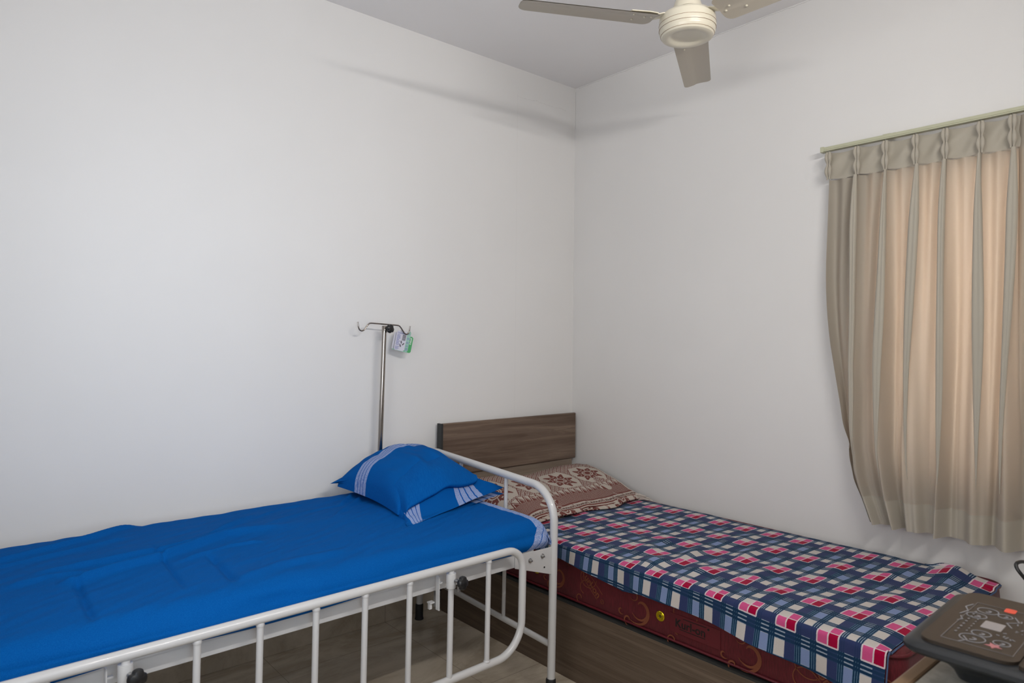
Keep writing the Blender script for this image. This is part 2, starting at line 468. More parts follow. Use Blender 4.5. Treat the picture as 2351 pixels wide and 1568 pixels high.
def text_into(mb, s, size, mp, th=.0006, maxlen=.004):
    """glyph outlines filled and mapped by mp(a,b,h)"""
    import bmesh
    cu = bpy.data.curves.new('t', 'FONT'); cu.body = s; cu.size = size; cu.resolution_u = 3; cu.offset = size*.02
    ob = bpy.data.objects.new('t', cu); col.objects.link(ob)
    dg = bpy.context.evaluated_depsgraph_get(); dg.update()
    me = bpy.data.meshes.new_from_object(ob.evaluated_get(dg))
    b = bmesh.new(); b.from_mesh(me); bmesh.ops.triangulate(b, faces=b.faces)
    v = [tuple(p.co) for p in b.verts]; f = [tuple(q.index for q in k.verts) for k in b.faces]; b.free()
    bpy.data.objects.remove(ob); bpy.data.curves.remove(cu); bpy.data.meshes.remove(me)
    wid = max([p[0] for p in v]) if v else 0
    mb.add([mp(p[0], p[1], th) for p in v], f)
    return wid

def smoothp(P, k=5):
    out = []
    for i in range(len(P)-1):
        P = [Vector(q) for q in P] if i == 0 else P; p0 = P[max(i-1, 0)]; p1 = P[i]; p2 = P[i+1]; p3 = P[min(i+2, len(P)-1)]
        for j in range(k):
            t = j/k; out.append(.5*((2*p1)+(p2-p0)*t+(2*p0-5*p1+4*p2-p3)*t*t+(3*p1-p0-3*p2+p3)*t**3))
    return out+[P[-1]]

# ------------------------------------------------------------------ room shell
X0, Y0, ZC = -3.35, -3.05, 2.95
def struct(mb, name, m, **k): return mb.build(name, m, smooth=False, kind='structure', **k)
struct(MB().box((X0-.1, Y0-.1, -.1), (.14, .1, 0)), 'floor', m_floor)
struct(MB().box((X0-.1, Y0-.1, ZC), (.14, .1, ZC+.1)), 'ceiling', m_ceil)
struct(MB().box((X0-.1, 0, 0), (.14, .1, ZC)), 'wall_left', m_wallA)
def wall_hole(mb, axis, c0, c1, lo, hi, h0, h1, z0, z1):
    """wall between c0 and c1 on axis ('x': plane spans y), with an opening h0..h1 x z0..z1"""
    def bx(a, b, p, q):
        if axis == 'x': mb.box((c0, a, p), (c1, b, q))
        else: mb.box((a, c0, p), (b, c1, q))
    bx(lo, h0, 0, ZC); bx(h1, hi, 0, ZC); bx(h0, h1, 0, z0); bx(h0, h1, z1, ZC)
    return mb
WY0, WY1, WZ0, WZ1 = -2.92, -1.76, .90, 2.10
struct(wall_hole(MB(), 'x', 0, .14, Y0-.1, 0, WY0, WY1, WZ0, WZ1), 'wall_right', m_wallB)
struct(wall_hole(MB(), 'y', Y0-.1, Y0, X0-.1, 0, -3.12, -2.48, .95, 2.05), 'wall_back', m_bwall)
struct(wall_hole(MB(), 'x', X0-.1, X0, Y0, 0, -2.75, -1.45, .85, 2.15), 'wall_front', m_bwall)  # opening here is invented to go with the front fill
struct(MB().box((X0, -.012, 0), (-1.02, 0, .098)), 'baseboard_left', m_floor, bevel=.002)
struct(MB().box((-.012, Y0, 0), (0, -2.30, .098)), 'baseboard_right', m_floor, bevel=.002)
def window(n, axis, c, h0, h1, z0, z1, bars):
    mb = MB()
    def bx(a, b, p, q, d0=-.02, d1=.03, t=mb):
        if axis == 'x': t.box((c+d0, a, p), (c+d1, b, q))
        else: t.box((a, c+d0, p), (b, c+d1, q))
    t = .04
    bx(h0, h0+t, z0, z1); bx(h1-t, h1, z0, z1); bx(h0+t, h1-t, z0, z0+t); bx(h0+t, h1-t, z1-t, z1); mid = (h0+h1)/2
    bx(mid-.02, mid+.02, z0+t, z1-t)
    fr = struct(mb, 'window_%d' % n, m_frame)
    g = MB(); bx(h0+t, h1-t, z0+t, z1-t, .004, .008, g); g.build('pane', m_pane, fr, smooth=False)
    if bars:
        b = MB()
        for i in range(bars):
            zz = z0+(z1-z0)*(i+1)/(bars+1)
            bx(h0+t, h1-t, zz-.006, zz+.006, -.012, -.002, b)
        b.build('grille', m_frame, fr, smooth=False)
window(1, 'x', .07, WY0, WY1, WZ0, WZ1, 8)
window(2, 'y', Y0-.05, -3.12, -2.48, .95, 2.05, 0)
window(3, 'x', X0-.05, -2.75, -1.45, .85, 2.15, 0)  # unseen window added around the front fill

# LED tube fitting behind the camera
tl = thing('tube_light', 'white wall mounted batten tube light on the back wall', 'light', (-1.73, Y0, 2.37))
MB().box((-2.34, Y0, 2.345), (-1.12, Y0+.030, 2.41)).build('housing', m_white, tl, off=tl.location, smooth=False, bevel=.004)
MB().tube([(-2.32, Y0+.045, 2.378), (-1.14, Y0+.045, 2.378)], .014).build('diffuser_tube', m_tube, tl, off=tl.location)

# ------------------------------------------------------------------ ceiling fan
FC = Vector((-.955, -1.495, 2.52))
fan = thing('ceiling_fan', 'cream three bladed ceiling fan hanging near the corner', 'fan', (FC.x, FC.y, ZC))
fo = fan.location
MB().tube([(FC.x, FC.y, ZC), (FC.x, FC.y, 2.60)], .011).build('downrod', m_fan, fan, off=fo)
MB().lathe([(.012, 0), (.060, -.002), (.058, -.02), (.03, -.06), (.014, -.075)], (FC.x, FC.y, ZC)).build('ceiling_canopy', m_fan, fan, off=fo)
MB().lathe([(.053, .062), (.053, .068), (.049, .080), (.043, .098), (.039, .115), (.035, .14), (.028, .165), (.014, .175)], FC).build('lower_canopy', m_fan, fan, off=fo)
MB().lathe([(.046, .045), (.046, .062), (.02, .064)], FC).build('motor_gap', m_fandark, fan, off=fo)
house = MB().lathe([(.03, .050), (.075, .048), (.092, .042), (.0985, .034), (.1000, .026), (.0998, .010), (.1005, .006), (.1005, -.006), (.0985, -.010),
    (.0985, -.016), (.0965, -.022), (.0935, -.027), (.0935, -.030), (.0900, -.035), (.085, -.0375), (.072, -.038), (.064, -.036),
    (.058, -.032), (.050, -.0285), (.030, -.026), (.004, -.0255)], FC, 72).build('motor_housing', m_fan, fan, off=fo, angle=28)
rg = MB()
for h, r in ((.0085, .1004), (-.0085, .1000), (-.0285, .0942)):
    rg.tube([FC+Vector((math.cos(a)*r, math.sin(a)*r, h)) for a in [2*math.pi*i/72 for i in range(72)]], .0006, 6, closed=True)
rg.build('trim_ring', m_fanring, house)
for k, deg in enumerate((31.0, 151.5, 272.0)):
    A = math.radians(deg); e = Vector((math.cos(A), math.sin(A), 0)); q = Vector((-math.sin(A), math.cos(A), 0))
    tilt = math.radians(-9)
    q2 = q*math.cos(tilt)+Vector((0, 0, 1))*math.sin(tilt); nn = e.cross(q2)
    zb = .022
    def bl(r, wv, h, e=e, q2=q2, nn=nn, zb=zb):
        camber = -.006*(2*wv)**2 - .003*max(0, min(1, (wv-.05)/.10))
        return FC+Vector((0, 0, zb))+e*r+q2*(wv*wd(r))+nn*(h+camber)
    def wd(r): return .130-.016*((r-.13)/.49)
    mb = MB(); n_r, n_w = 40, 16
    def corner(r):  # rounding near both ends
        c = .028
        d = min(r-.125, .615-r)
        return 1.0 if d > c else 1-(.42)*(1-math.sqrt(max(0, 1-((c-d)/c)**2)))
    for h in (0, .0022):
        mb.grid(lambda a, b: bl(.125+.49*(.5-.5*math.cos(math.pi*a)), (b-.5)*corner(.125+.49*(.5-.5*math.cos(math.pi*a))), h), n_r, n_w)
    bd = mb.build('blade', m_blade, fan, off=fo)
    for rr, ww in ((.165, .0), (.20, -.26), (.215, .22), (.145, .12)):
        MB().lathe([(.0045, 0), (.0042, .002), (.002, .0035)], bl(rr, ww, -.0005), 12, -nn).build('screw', m_fan, bd)
    br = MB()
    pts = [FC+e*.085+Vector((0, 0, .030)), FC+e*.10+Vector((0, 0, .032)), FC+e*.118+Vector((0, 0, .026)), FC+e*.135+Vector((0, 0, .0245))]
    for p0, p1 in zip(pts, pts[1:]):
        for sg in (0,):
            w1 = .022
            v = [p0-q*w1, p0+q*w1, p1+q*w1, p1-q*w1]; v += [p+Vector((0, 0, .0035)) for p in v]
            br.add(v, [(0, 1, 2, 3), (4, 7, 6, 5), (0, 4, 5, 1), (1, 5, 6, 2), (2, 6, 7, 3), (3, 7, 4, 0)])
    br.prism([(.128, -.04), (.16, -.045), (.225, -.038), (.232, 0), (.225, .038), (.16, .045), (.128, .04)], (FC+Vector((0, 0, .0262)), e, q2), .003)
    br.build('blade_bracket', m_fan, fan, off=fo)

# ------------------------------------------------------------------ curtain track and curtains
rod = thing('curtain_track', 'cream curtain track fixed to the right wall above the curtain', 'curtain rail', (-.055, -1.57, 2.234))
MB().box((-.068, -2.98, 2.225), (-.042, -1.575, 2.243)).box((-.070, -2.98, 2.230), (-.066, -1.575, 2.233)).build('track', m_rail, rod, off=rod.location, smooth=False, bevel=.0015)
MB().box((-.071, -1.577, 2.222), (-.039, -1.562, 2.246)).build('end_cap', m_rail, rod, off=rod.location, smooth=False, bevel=.002)
for yy in (-1.83, -2.65):
    MB().box((-.062, yy-.014, 2.243), (0, yy+.014, 2.2465)).box((-.004, yy-.014, 2.2465), (0, yy+.014, 2.262)).lathe([(.0045, 0), (.003, .003)], (-.045, yy-.005, 2.2465), 12).build('bracket', m_rail, rod, off=rod.location, smooth=False)

PLEATS = [-1.600, -1.719, -1.830, -1.942, -2.046, -2.162, -2.259]
NP = len(PLEATS)
def curtain_pt(a, b):
    """a 0..1 along width (0 = left free edge), b 0..1 top to bottom"""
    z = 2.10-(2.10-.66)*b
    ph = a*(NP-1+.55)-.18
    i = int(math.floor(max(0, min(NP-1, ph))))
    f = ph-i
    ya = PLEATS[i]; yb = PLEATS[i+1] if i+1 < NP else PLEATS[i]-.105
    y = ya+(yb-ya)*f
    # the free edge swings in towards the bottom, the other folds hang straight
    ye = sum(float(np.interp(z+q, [.66, .826, .931, 1.184, 1.557, 2.10], [-1.790, -1.728, -1.703, -1.656, -1.590, -1.600])) for q in (-.18, -.12, -.06, 0, .06, .12, .18))/7 if z > .95 else float(np.interp(z, [.66, .826, .95], [-1.790, -1.728, -1.698]))
    y1 = float(np.interp(z, [.66, .80, .95, 1.3, 2.10], [-1.815, -1.757, -1.722, -1.708, -1.719]))
    if ph < 0: y = ye-(-.119)*(-ph)
    elif ph < 1: y = ye+(y1-ye)*ph**1.15
    else: y += (y1+1.719)*max(0, 1-(ph-1)/2.5)
    y += .010*math.sin(ph*4.1+3*b)*b*min(1, max(0, ph-.6))
    # folds: narrow ridges on pleats at top, broad waves lower down
    d = (ph-round(ph))
    sh = .17+.24*min(1, b*1.3)
    ridge = math.exp(-(d/sh)**2*1.4)
    A = (.020+.046*min(1, b*1.4))*(min(1, .25+.75*ph) if ph < 1 else 1)
    w2 = .010*math.sin(ph*9.3+1.7)*min(1, b*2)+.007*math.sin(ph*15+4*b)*b
    valley = -.018*math.exp(-((abs(d)-.30)/.12)**2)*(1-b*.3)
    x = -.048-A*ridge-w2-valley-.015*b
    # pinch bulge sideways under the pleat
    y += -.020*math.sin(2*math.pi*d)*math.exp(-(b/.5)**2)*(-1)*.6*math.exp(-(d/.3)**2)*2
    if ph < .0: x = -.030+ph*-.02
    # small crushed folds near lower left
    if 0 < ph < 1.6:
        x += .012*math.sin((z-.66)*40+ph*3)*math.exp(-((z-.90)/.10)**2)*max(0, 1-ph/1.6)
        y -= .010*math.sin((z-.66)*26)*math.exp(-((z-.92)/.12)**2)*max(0, 1-ph/1.6)
    return (min(x, -.010), y, z)
cur = thing('curtain', 'beige grey pinch pleated curtain, its left edge free against the right wall', 'curtain', (-.05, -1.9, 2.21))
NA, NB = 420, 110
MB().grid(lambda a, b: curtain_pt(a, b*.925), NA, NB).build('curtain_body', m_curt, cur, off=cur.location, angle=180)
MB().grid(lambda a, b: curtain_pt(a, .925+.075*b), NA, 10).build('hem', m_curth, cur, off=cur.location, angle=180)
def header_pt(a, b):
    p = curtain_pt(a, 0); z = 2.212-.112*b
    ph = a*(NP-1+.55)-.18; d = ph-round(ph)
    ridge = math.exp(-(d/.17)**2*1.4)
    pin = .55+.45*abs(math.sin(math.pi*(b*1.75+.25)))
    sag = .004*math.cos(2*math.pi*d)
    x = -.044-.026*ridge*pin+.006*math.sin(ph*11+b*5)*(1-ridge)*math.sin(math.pi*b)
    y = p[1]+.006*math.sin(2*math.pi*d*2)*ridge*(1-pin)
    if ph < 0: x = -.030
    return (x, y, z+sag+.004)
hd = MB().grid(header_pt, NA, 26).build('header', m_curth, cur, off=cur.location, angle=180)
# three-fold pinches on each pleat
for yy in PLEATS:
    for dy in (-.0065, .0065):
        pb = MB()
        def pw(t): return .0065*(.45+.75*abs(math.sin(math.pi*(t*2.0+.12))))*(1 if t < .96 else .6)
        pb.tube([(-.071-.004*math.sin(math.pi*t*2+.4)**2, yy+dy*(.6+.5*abs(math.sin(math.pi*(t*2.0+.12)))), 2.216-.118*t) for t in [i/24 for i in range(25)]],
                [pw(i/24) for i in range(25)], 10)
        pb.build('pinch_pleat', m_curth, hd)
    # flattened fold of doubled cloth falling from the pinch
    def fold_pt(a, b, yy=yy):
        k = PLEATS.index(yy)
        aa = (k+.18)/(NP-1+.55); zz = .0+.86*b
        c0 = curtain_pt(aa, zz); grow = math.sin(min(1, b/.22)*math.pi/2)
        wdt = (.0060+.0080*grow+.004*b)*(1+.25*math.sin(k*2.3+b*5))*(1-max(0, (b-.45)/.55)**1.5*.95); dep = (.006+.011*grow)*(1-.93*b)
        th = 2*math.pi*a; cs, sn = math.cos(th), math.sin(th)
        crease = .007*grow*math.exp(-((cs)/.28)**2)*(1 if sn < 0 else 0)
        return (c0[0]+sn*dep-dep*.6+crease*(1-b)-.001, c0[1]+cs*wdt+.006*math.sin(k*1.7+b*4), c0[2])
    if yy != PLEATS[0]: MB().grid(fold_pt, 28, 60).build('pleat_fold', m_curth, cur, angle=180)
    hk = MB().tube([(-.055, yy+.002, 2.226), (-.060, yy+.002, 2.230), (-.064, yy+.002, 2.222), (-.062, yy+.002, 2.205)], .0012, 6)
    hk.build('hook', m_bolt, cur, off=cur.location)
ys = [p for p in PLEATS[1:-1]]
cur2 = thing('curtain', 'paler backlit curtain at the right edge of the photo, turned edge with white tape', 'curtain', (-.04, -2.6, 2.21))
def c2(a, b):
    z = 2.216-(2.216-.68)*b; y = -2.272-.68*a
    return (-.036-.020*math.sin(a*34+.6)*min(1, .3+b)-.008*math.sin(a*70+b), y, z)
MB().grid(c2, 160, 60).build('curtain_body', m_curt, cur2, off=cur2.location, angle=180)
for z0, z1, y0, y1 in ((2.176, 2.206, -2.318, -2.345), (2.100, 2.122, -2.325, -2.375)):
    MB().box((-.066, y1, z0), (-.0645, y0, z1)).build('heading_tape', m_tape, cur2, smooth=False)

# ------------------------------------------------------------------ hospital bed (bed-local: x = s towards the foot, y = -t, z up)
P0 = Vector((-1.171, -1.046, 0)); TH = math.radians(2.0)
bed = thing('hospital_bed', 'white tubular steel hospital bed under the blue sheet', 'bed', P0, (0, 0, math.pi+TH))
def L(s, t, z): return Vector((s-.014*z, -t, z))
def Wd(p):  # bed-local -> world
    c, s_ = math.cos(math.pi+TH), math.sin(math.pi+TH)
    return Vector((P0.x+c*p[0]-s_*p[1], P0.y+s_*p[0]+c*p[1], p[2]))
W_ = .962
def hoop(s, z1, z2, rad, skew=0):
    L0 = L
    def L_(s, t, z): return L0(s+skew*t/W_, t, z)
    pts = [L_(s, 0, .02), L_(s, 0, .3), L_(s, 0, z1-rad)]
    pts += [L_(s, rad-rad*math.cos(a), z1-rad+rad*math.sin(a)) for a in [math.pi/2*i/14 for i in range(1, 15)]]
    pts += [L_(s, W_-rad+rad*math.sin(a), z2-rad+rad*math.cos(a)) for a in [math.pi/2*i/14 for i in range(0, 15)]]
    pts += [L_(s, W_, .3), L_(s, W_, .02)]
    return pts
head = MB().tube(hoop(0, .812, .848, .135, -.050), .0158, 20).build('head_frame', m_white, bed)
for t, z1 in ((.30, .812), (.63, .83)):
    MB().tube([L(-.05*t/W_, t, .215), L(-.05*t/W_, t, z1-.006)], .0085, 12).build('spindle', m_whitebar, head)
MB().tube([L(0, .008, .205), L(-.05, W_-.008, .23)], .0125, 16).build('cross_rail', m_white, head)
foot = MB().tube(hoop(2.0, .72, .75, .12), .0158, 20).build('foot_frame', m_white, bed)
MB().tube([L(2.0, .008, .205), L(2.0, W_-.008, .23)], .0125, 16).build('cross_rail', m_white, foot)
for s in (0, 2.0):
    for t in (0, W_):
        MB().lathe([(.0215, 0), (.0215, .004), (.0195, .012), (.0195, .072), (.0175, .076), (.0160, .077)], L(s-(.05 if s == 0 and t > 0 else 0), t, 0), 24).build('rubber_foot', m_boot, bed)
for t0 in (0, W_-.004):
    b = MB(); sg = 1 if t0 == 0 else -1
    b.prism([(.10, .548), (1.99, .556), (1.99, .608), (.10, .600)], (L(0, t0, 0), (1, 0, 0), (0, 0, 1)), .004)
    b.box((.10, -t0-.035*sg, .592), (1.99, -t0, .596))
    bm_ = b.build('side_beam', m_white, bed, smooth=False, bevel=.0015)
    g = MB().prism([(.004, .492), (.010, .484), (.200, .546), (.200, .594), (.004, .590)], (L(0, t0-.005 if t0 == 0 else t0+.004, 0), (1, 0, 0), (0, 0, 1)), .004)
    gp = g.build('corner_plate', m_white, bed, smooth=False, bevel=.0015)
    if t0 == 0:
        for s, z in ((.060, .566), (.125, .562)):
            MB().lathe([(.0085, 0), (.0085, .002), (.0062, .0025), (.0062, .007), (.003, .009), (.003, .012)], Vector((s, .006, z)), 6 if False else 18, (0, 1, 0)).build('bolt', m_bolt, gp)
        MB().lathe([(.0035, 0), (.0035, .001)], Vector((.048, .0055, .520)), 12, (0, 1, 0)).build('hole', m_dark, gp)
# sleeping deck and cross members
dk = MB().box((.02, -W_+.04, .585), (1.98, -.04, .592))
dk.build('deck', m_white, bed, smooth=False)
for s in (.45, 1.0, 1.55):
    MB().box((s-.02, -W_+.006, .552), (s+.02, -.006, .584)).build('deck_cross_member', m_white, bed, smooth=False)
# side guard rail
TR = -.060
zt, zb_, sR, sL = .640, .268, .222, 1.86
def RL(s, z, t=TR): return L(s, t, z)
r1, r2 = .075, .115
pts = [RL(sR+r1, zt)]
top = [RL(s, zt) for s in np.linspace(sR+r1, sL-.09, 30)]
loop = list(top)
loop += [RL(sL-.09+.09*math.sin(a), zt-.09+.09*math.cos(a)) for a in [math.pi/2*i/12 for i in range(1, 13)]]
loop += [RL(sL, (zt+zb_)/2)]
loop += [RL(sL-r2+r2*math.cos(a), zb_+r2-r2*math.sin(a)) for a in [math.pi/2*i/12 for i in range(0, 13)]]
loop += [RL(s, zb_) for s in np.linspace(sL-r2, sR+r2, 20)[1:-1]]
loop += [RL(sR+r2-r2*math.sin(a), zb_+r2-r2*math.cos(a)) for a in [math.pi/2*i/14 for i in range(0, 15)]]
loop += [RL(sR, (zt+zb_)/2)]
loop += [RL(sR+r1-r1*math.cos(a), zt-r1+r1*math.sin(a)) for a in [math.pi/2*i/12 for i in range(0, 12)]]
rail = MB().tube(loop, .0135, 18, closed=True).build('side_rail', m_white, bed)
for s in (.385, .710, .868, 1.025, 1.185, 1.345, 1.665):
    MB().tube([RL(s, zb_), RL(s, zt)], .0092, 12).lathe([(.0100, 0), (.0118, .0045), (.0100, .010)], RL(s, zt-.021), 14).lathe([(.010, 0), (.0125, .003), (.010, .008)], RL(s, zb_+.010), 14).build('bar', m_whitebar, rail)
for s in (.547, 1.505):
    MB().tube([RL(s, zb_), RL(s, zt-.012)], .0100, 14).build('post', m_whitebar, rail)
    cm = MB().lathe([(.0112, 0), (.0160, 0), (.0165, .002), (.0165, .046), (.0160, .048), (.0112, .048)], RL(s, .572), 24)
    cm.box((s+.026, -TR-.034, .500), (s+.029, -TR-.016, .612))
    cm.box((s+.012, -TR-.030, .585), (s+.028, -TR-.020, .590))
    cm.box((s+.029, .004, .520), (s+.048, .022, .524)).box((s+.036, .006, .500), (s+.046, .016, .520))
    cl = cm.build('clamp', m_white, rail)
    MB().tube([L(s-.004, TR-.016, .598), L(s-.010, TR-.036, .597)], .0065, 12).build('knob_stem', m_bolt, rail)
    # four lobed knob
    kb = MB(); ax = Vector((-.25, 1, .12)).normalized(); e1 = Vector((1, .25, 0)); e1 = (e1-ax*e1.dot(ax)).normalized(); e2 = ax.cross(e1)
    c0 = L(s-.012, TR-.034, .594); prof = [(.55, 0), (.90, .002), (1.0, .007), (.98, .013), (.86, .018), (.5, .021), (.02, .022)]
    nseg = 64; v = []
    for rr, h in prof:
        for k in range(nseg):
            a = 2*math.pi*k/nseg
            lob = .0225*(1-.20*max(0, math.cos(4*a))**2.0)
            v.append(c0+ax*h+(e1*math.cos(a+.6)+e2*math.sin(a+.6))*rr*lob)
    f = [(i*nseg+k, i*nseg+(k+1) % nseg, (i+1)*nseg+(k+1) % nseg, (i+1)*nseg+k) for i in range(len(prof)-1) for k in range(nseg)]
    f.append(tuple(range(nseg))); f.append(tuple((len(prof)-1)*nseg+k for k in range(nseg)))
    kb.add(v, f).build('locking_knob', m_plastic, rail, label='black lobed clamp knob')

# mattress under the sheet, then the sheet
mt = MB().box((.05, -.90, .594), (1.93, -.05, .680)).build('foam_mattress', m_solcream, None, off=(0, 0, 0), bevel=.02)
mt.location = P0; mt.rotation_euler = (0, 0, math.pi+TH)
tag(mt, 'thin foam mattress wrapped by the blue sheet on the white bed', 'mattress')

CAMV = Vector(CAM)
def pix(px, py, z):
    d = CF+(px-1175.5)/1566.5*CR-(py-784)/1566.5*CU
    return CAMV+Vector(d)*((z-CAM[2])/d[2])
def to_bed(p):
    d = Vector((p[0]-P0.x, p[1]-P0.y)); c, s_ = math.cos(math.pi+TH), math.sin(math.pi+TH)
    return (d.x*c+d.y*s_, -(-d.x*s_+d.y*c))
folds = []
for line, hgt, wdt in (
    ([(-80, 1315), (0, 1294), (204, 1238), (300, 1207), (360, 1192)], .010, .018),
    ([(-60, 1325), (0, 1311), (221, 1255), (300, 1235)], .007, .016),
    ([(60, 1330), (238, 1299), (439, 1253), (520, 1215), (590, 1180)], .010, .017),
    ([(120, 1352), (170, 1343), (357, 1292), (440, 1262), (510, 1238), (646, 1214)], .015, .024),
    ([(250, 1290), (360, 1265), (400, 1258)], .005, .010),
    ([(400, 1300), (520, 1262), (600, 1250)], .006, .012),
    ([(163, 1333), (180, 1380), (204, 1425)], -.007, .012),
    ([(470, 1282), (505, 1312), (534, 1340)], -.007, .014),
    ([(340, 1258), (380, 1310), (418, 1357)], -.005, .008),
    ([(540, 1335), (640, 1300), (800, 1265)], .007, .030),
    ([(775, 1165), (790, 1150), (810, 1135)], .008, .012),
    ([(760, 1195), (800, 1165), (830, 1140)], .006, .012),
    ([(600, 1215), (700, 1180), (790, 1160)], .004, .012),
    ([(560, 1200), (640, 1170), (700, 1160)], .004, .010),
    ([(0, 1360), (100, 1335), (200, 1322)], .005, .014)):
    P = [to_bed(pix(a, b, .70)) for a, b in line]
    folds.append((P, hgt, wdt))
def fold_h(s, t):
    h = 0
    for P, hg, wd_ in folds:
        best = 1e9; bt = 0
        for k in range(len(P)-1):
            ax_, ay = P[k]; bx_, by = P[k+1]; dx, dy = bx_-ax_, by-ay; L2 = dx*dx+dy*dy
            q = max(0, min(1, ((s-ax_)*dx+(t-ay)*dy)/L2)); d2 = (s-ax_-q*dx)**2+(t-ay-q*dy)**2
            if d2 < best: best = d2; bt = (k+q)/(len(P)-1)
        if best < (wd_*4)**2:
            env = min(1, min(bt, 1-bt)/.18+.15)
            h += 1.5*hg*env*math.exp(-best/(wd_*wd_)*1.5)
    return h
def sheet_pt(a, b):
    """a along the length 0..1, b over the section: near hem -> top -> far hem"""
    s = .022+1.965*a
    tw = .93; zt_, zb2 = .700, .598
    # arc length profile
    sec = b
    if sec < .16:      # near side
        q = sec/.16; z = zb2+(zt_-.055-zb2)*q; t = .002-.012*math.sin(q*2.6)
        nrm = (-1, 0); side = 1
    elif sec < .26:
        q = (sec-.16)/.10*math.pi/2; z = zt_-.055+.055*math.sin(q); t = -.001+.066*(1-math.cos(q)); side = math.cos(q)
    elif sec < .90:
        q = (sec-.26)/.64; t = .065+(tw-.065-.05)*q; z = zt_+.010*math.sin(math.pi*q); side = 0
    elif sec < .95:
        q = (sec-.90)/.05*math.pi/2; t = tw-.05+.05*math.sin(q); z = zt_-.05+.05*math.cos(q); side = 0
    else:
        q = (sec-.95)/.05; t = tw; z = zt_-.05-q*.05; side = 0
    # head end rounding
    e = max(0, (.045-(s-.022))/.045)
    z -= (.040*e**2.2) if sec > .16 else .012*e*e
    if sec < .16: t += .022*e**2
    # foot end rounding
    e2 = max(0, (.03-(1.987-s))/.03); z -= .03*e2**2*(1 if sec > .16 else 0)
    h = fold_h(s, t) if z > .66 else 0
    n1 = noise.noise(Vector((s*1.8, t*5, 3.1)))*.006+noise.noise(Vector((s*6, t*14, 1.7)))*.0028+noise.noise(Vector((s*5-t*9, (s*.5+t)*34, 9)))*.0030
    if sec > .16: z += h+n1*(1 if e == 0 else .3)
    # side drape waviness and a tucked roll mid-bed
    if sec < .26:
        wv = .008*math.sin(s*7+.6)+noise.noise(Vector((s*6, z*16, 5)))*.010
        t -= side*wv*.8
        for s0, z0, am, ws, wz in ((1.24, .618, .020, .22, .018), (1.75, .612, .016, .20, .016), (1.45, .652, .012, .25, .022), (1.10, .655, -.012, .10, .02), (.62, .625, .008, .16, .02)):
            t -= am*math.exp(-((s-s0)/ws)**2-((z-z0-(s-s0)*.04)/wz)**2)
    return (s-.014*z, -t, z)
def sheet_uv(a, b): return (a*2, b*1.2)
sh = MB().grid(sheet_pt, 440, 190, sheet_uv)
# head end wall of the sheet
nu = 441; ring = [tuple(sheet_pt(0, j/190)) for j in range(191)]
n0 = len(sh.v)
for k in range(1, 7):
    for (x_, y_, z_) in ring:
        sh.v.append((x_+.016*(1-math.cos(k/6*math.pi/2))*0-.006*math.sin(k/6*math.pi), y_, z_+(.598-z_)*(k/6))); sh.uv.append((0, 0))
idx = [j*nu for j in range(191)]
for k in range(6):
    nxt = [n0+k*191+j for j in range(191)]
    sh.f += [(idx[j], idx[j+1], nxt[j+1], nxt[j]) for j in range(190)]; idx = nxt
sheet = sh.build('bed_sheet', m_sheet, None, angle=180)
sheet.location = P0; sheet.rotation_euler = (0, 0, math.pi+TH)
tag(sheet, 'plain bright blue cotton sheet stretched over the hospital bed mattress', 'sheet')

# ------------------------------------------------------------------ blue pillow (world: long axis along y, open end towards the camera)
pil = thing('pillow', 'blue pillow with pale striped cotton case leaning at the head of the hospital bed', 'pillow', (-1.41, -.42, .71))
# four ground corners: closed-far-left, open-near-left, open-near-right, closed-far-right
CL = Vector((-1.640, -.155, .735)); OL = Vector((-1.655, -.700, .718)); OR_ = Vector((-1.205, -.620, .740)); CRr = Vector((-1.215, -.085, .775))
def bil(a, b, A, B, C_, D): return A*(1-a)*(1-b)+B*a*(1-b)+C_*a*b+D*(1-a)*b
def superh(a, b, pa=.42, pb=.42):
    pa = .32 if a < .5 else pa; pb = .34 if b < .5 else pb; fa = max(0.0, 1-abs(2*a-1)**2.6); fb = max(0.0, 1-abs(2*b-1)**2.4)
    return (fa**pa)*(fb**pb)
def pil_pt(a, b, top):
    """a: closed end (0) -> open end (1); b: left/front (0) -> right/head (1)"""
    p = bil(a, b, CL, OL, OR_, CRr)
    # inward pull on sides between the corners
    cx = (b-.5); p = p.copy()
    p.x += -cx*.05*(math.sin(math.pi*a))*2*abs(cx)
    p.y += -(.5-a)*.06*math.sin(math.pi*b)*2*abs(a-.5)
    aa = a
    hb = superh(aa, b)
    lean = .045*b
    if top:
        h = .142*hb+lean*hb
        h += hb*(noise.noise(Vector((a*3, b*5, 2)))*.016+noise.noise(Vector((a*7-b*5, b*11, 6)))*.006)
        d = ((a-.93)**2/.012+(b-.12)**2/.03)
        h += .016*math.exp(-((b-.42+.35*(a-.75))/.10)**2)*math.exp(-((a-.80)/.18)**2)
        h += -.010*math.exp(-((b-.20+.30*(a-.85))/.05)**2)*math.exp(-((a-.88)/.12)**2)
        p.z += h
    else:
        p.z -= .012*hb
        p.z = max(p.z, .714)
    return p
LEN = .60
def pil_uv(a, b): return (a*LEN, b*.46)
body = MB().grid(lambda a, b: pil_pt(a, b, True), 120, 90, pil_uv).grid(lambda a, b: pil_pt(a, b, False), 60, 45, pil_uv)
pb_ = body.build('pillowcase', m_pillow, pil, off=pil.location, angle=180)
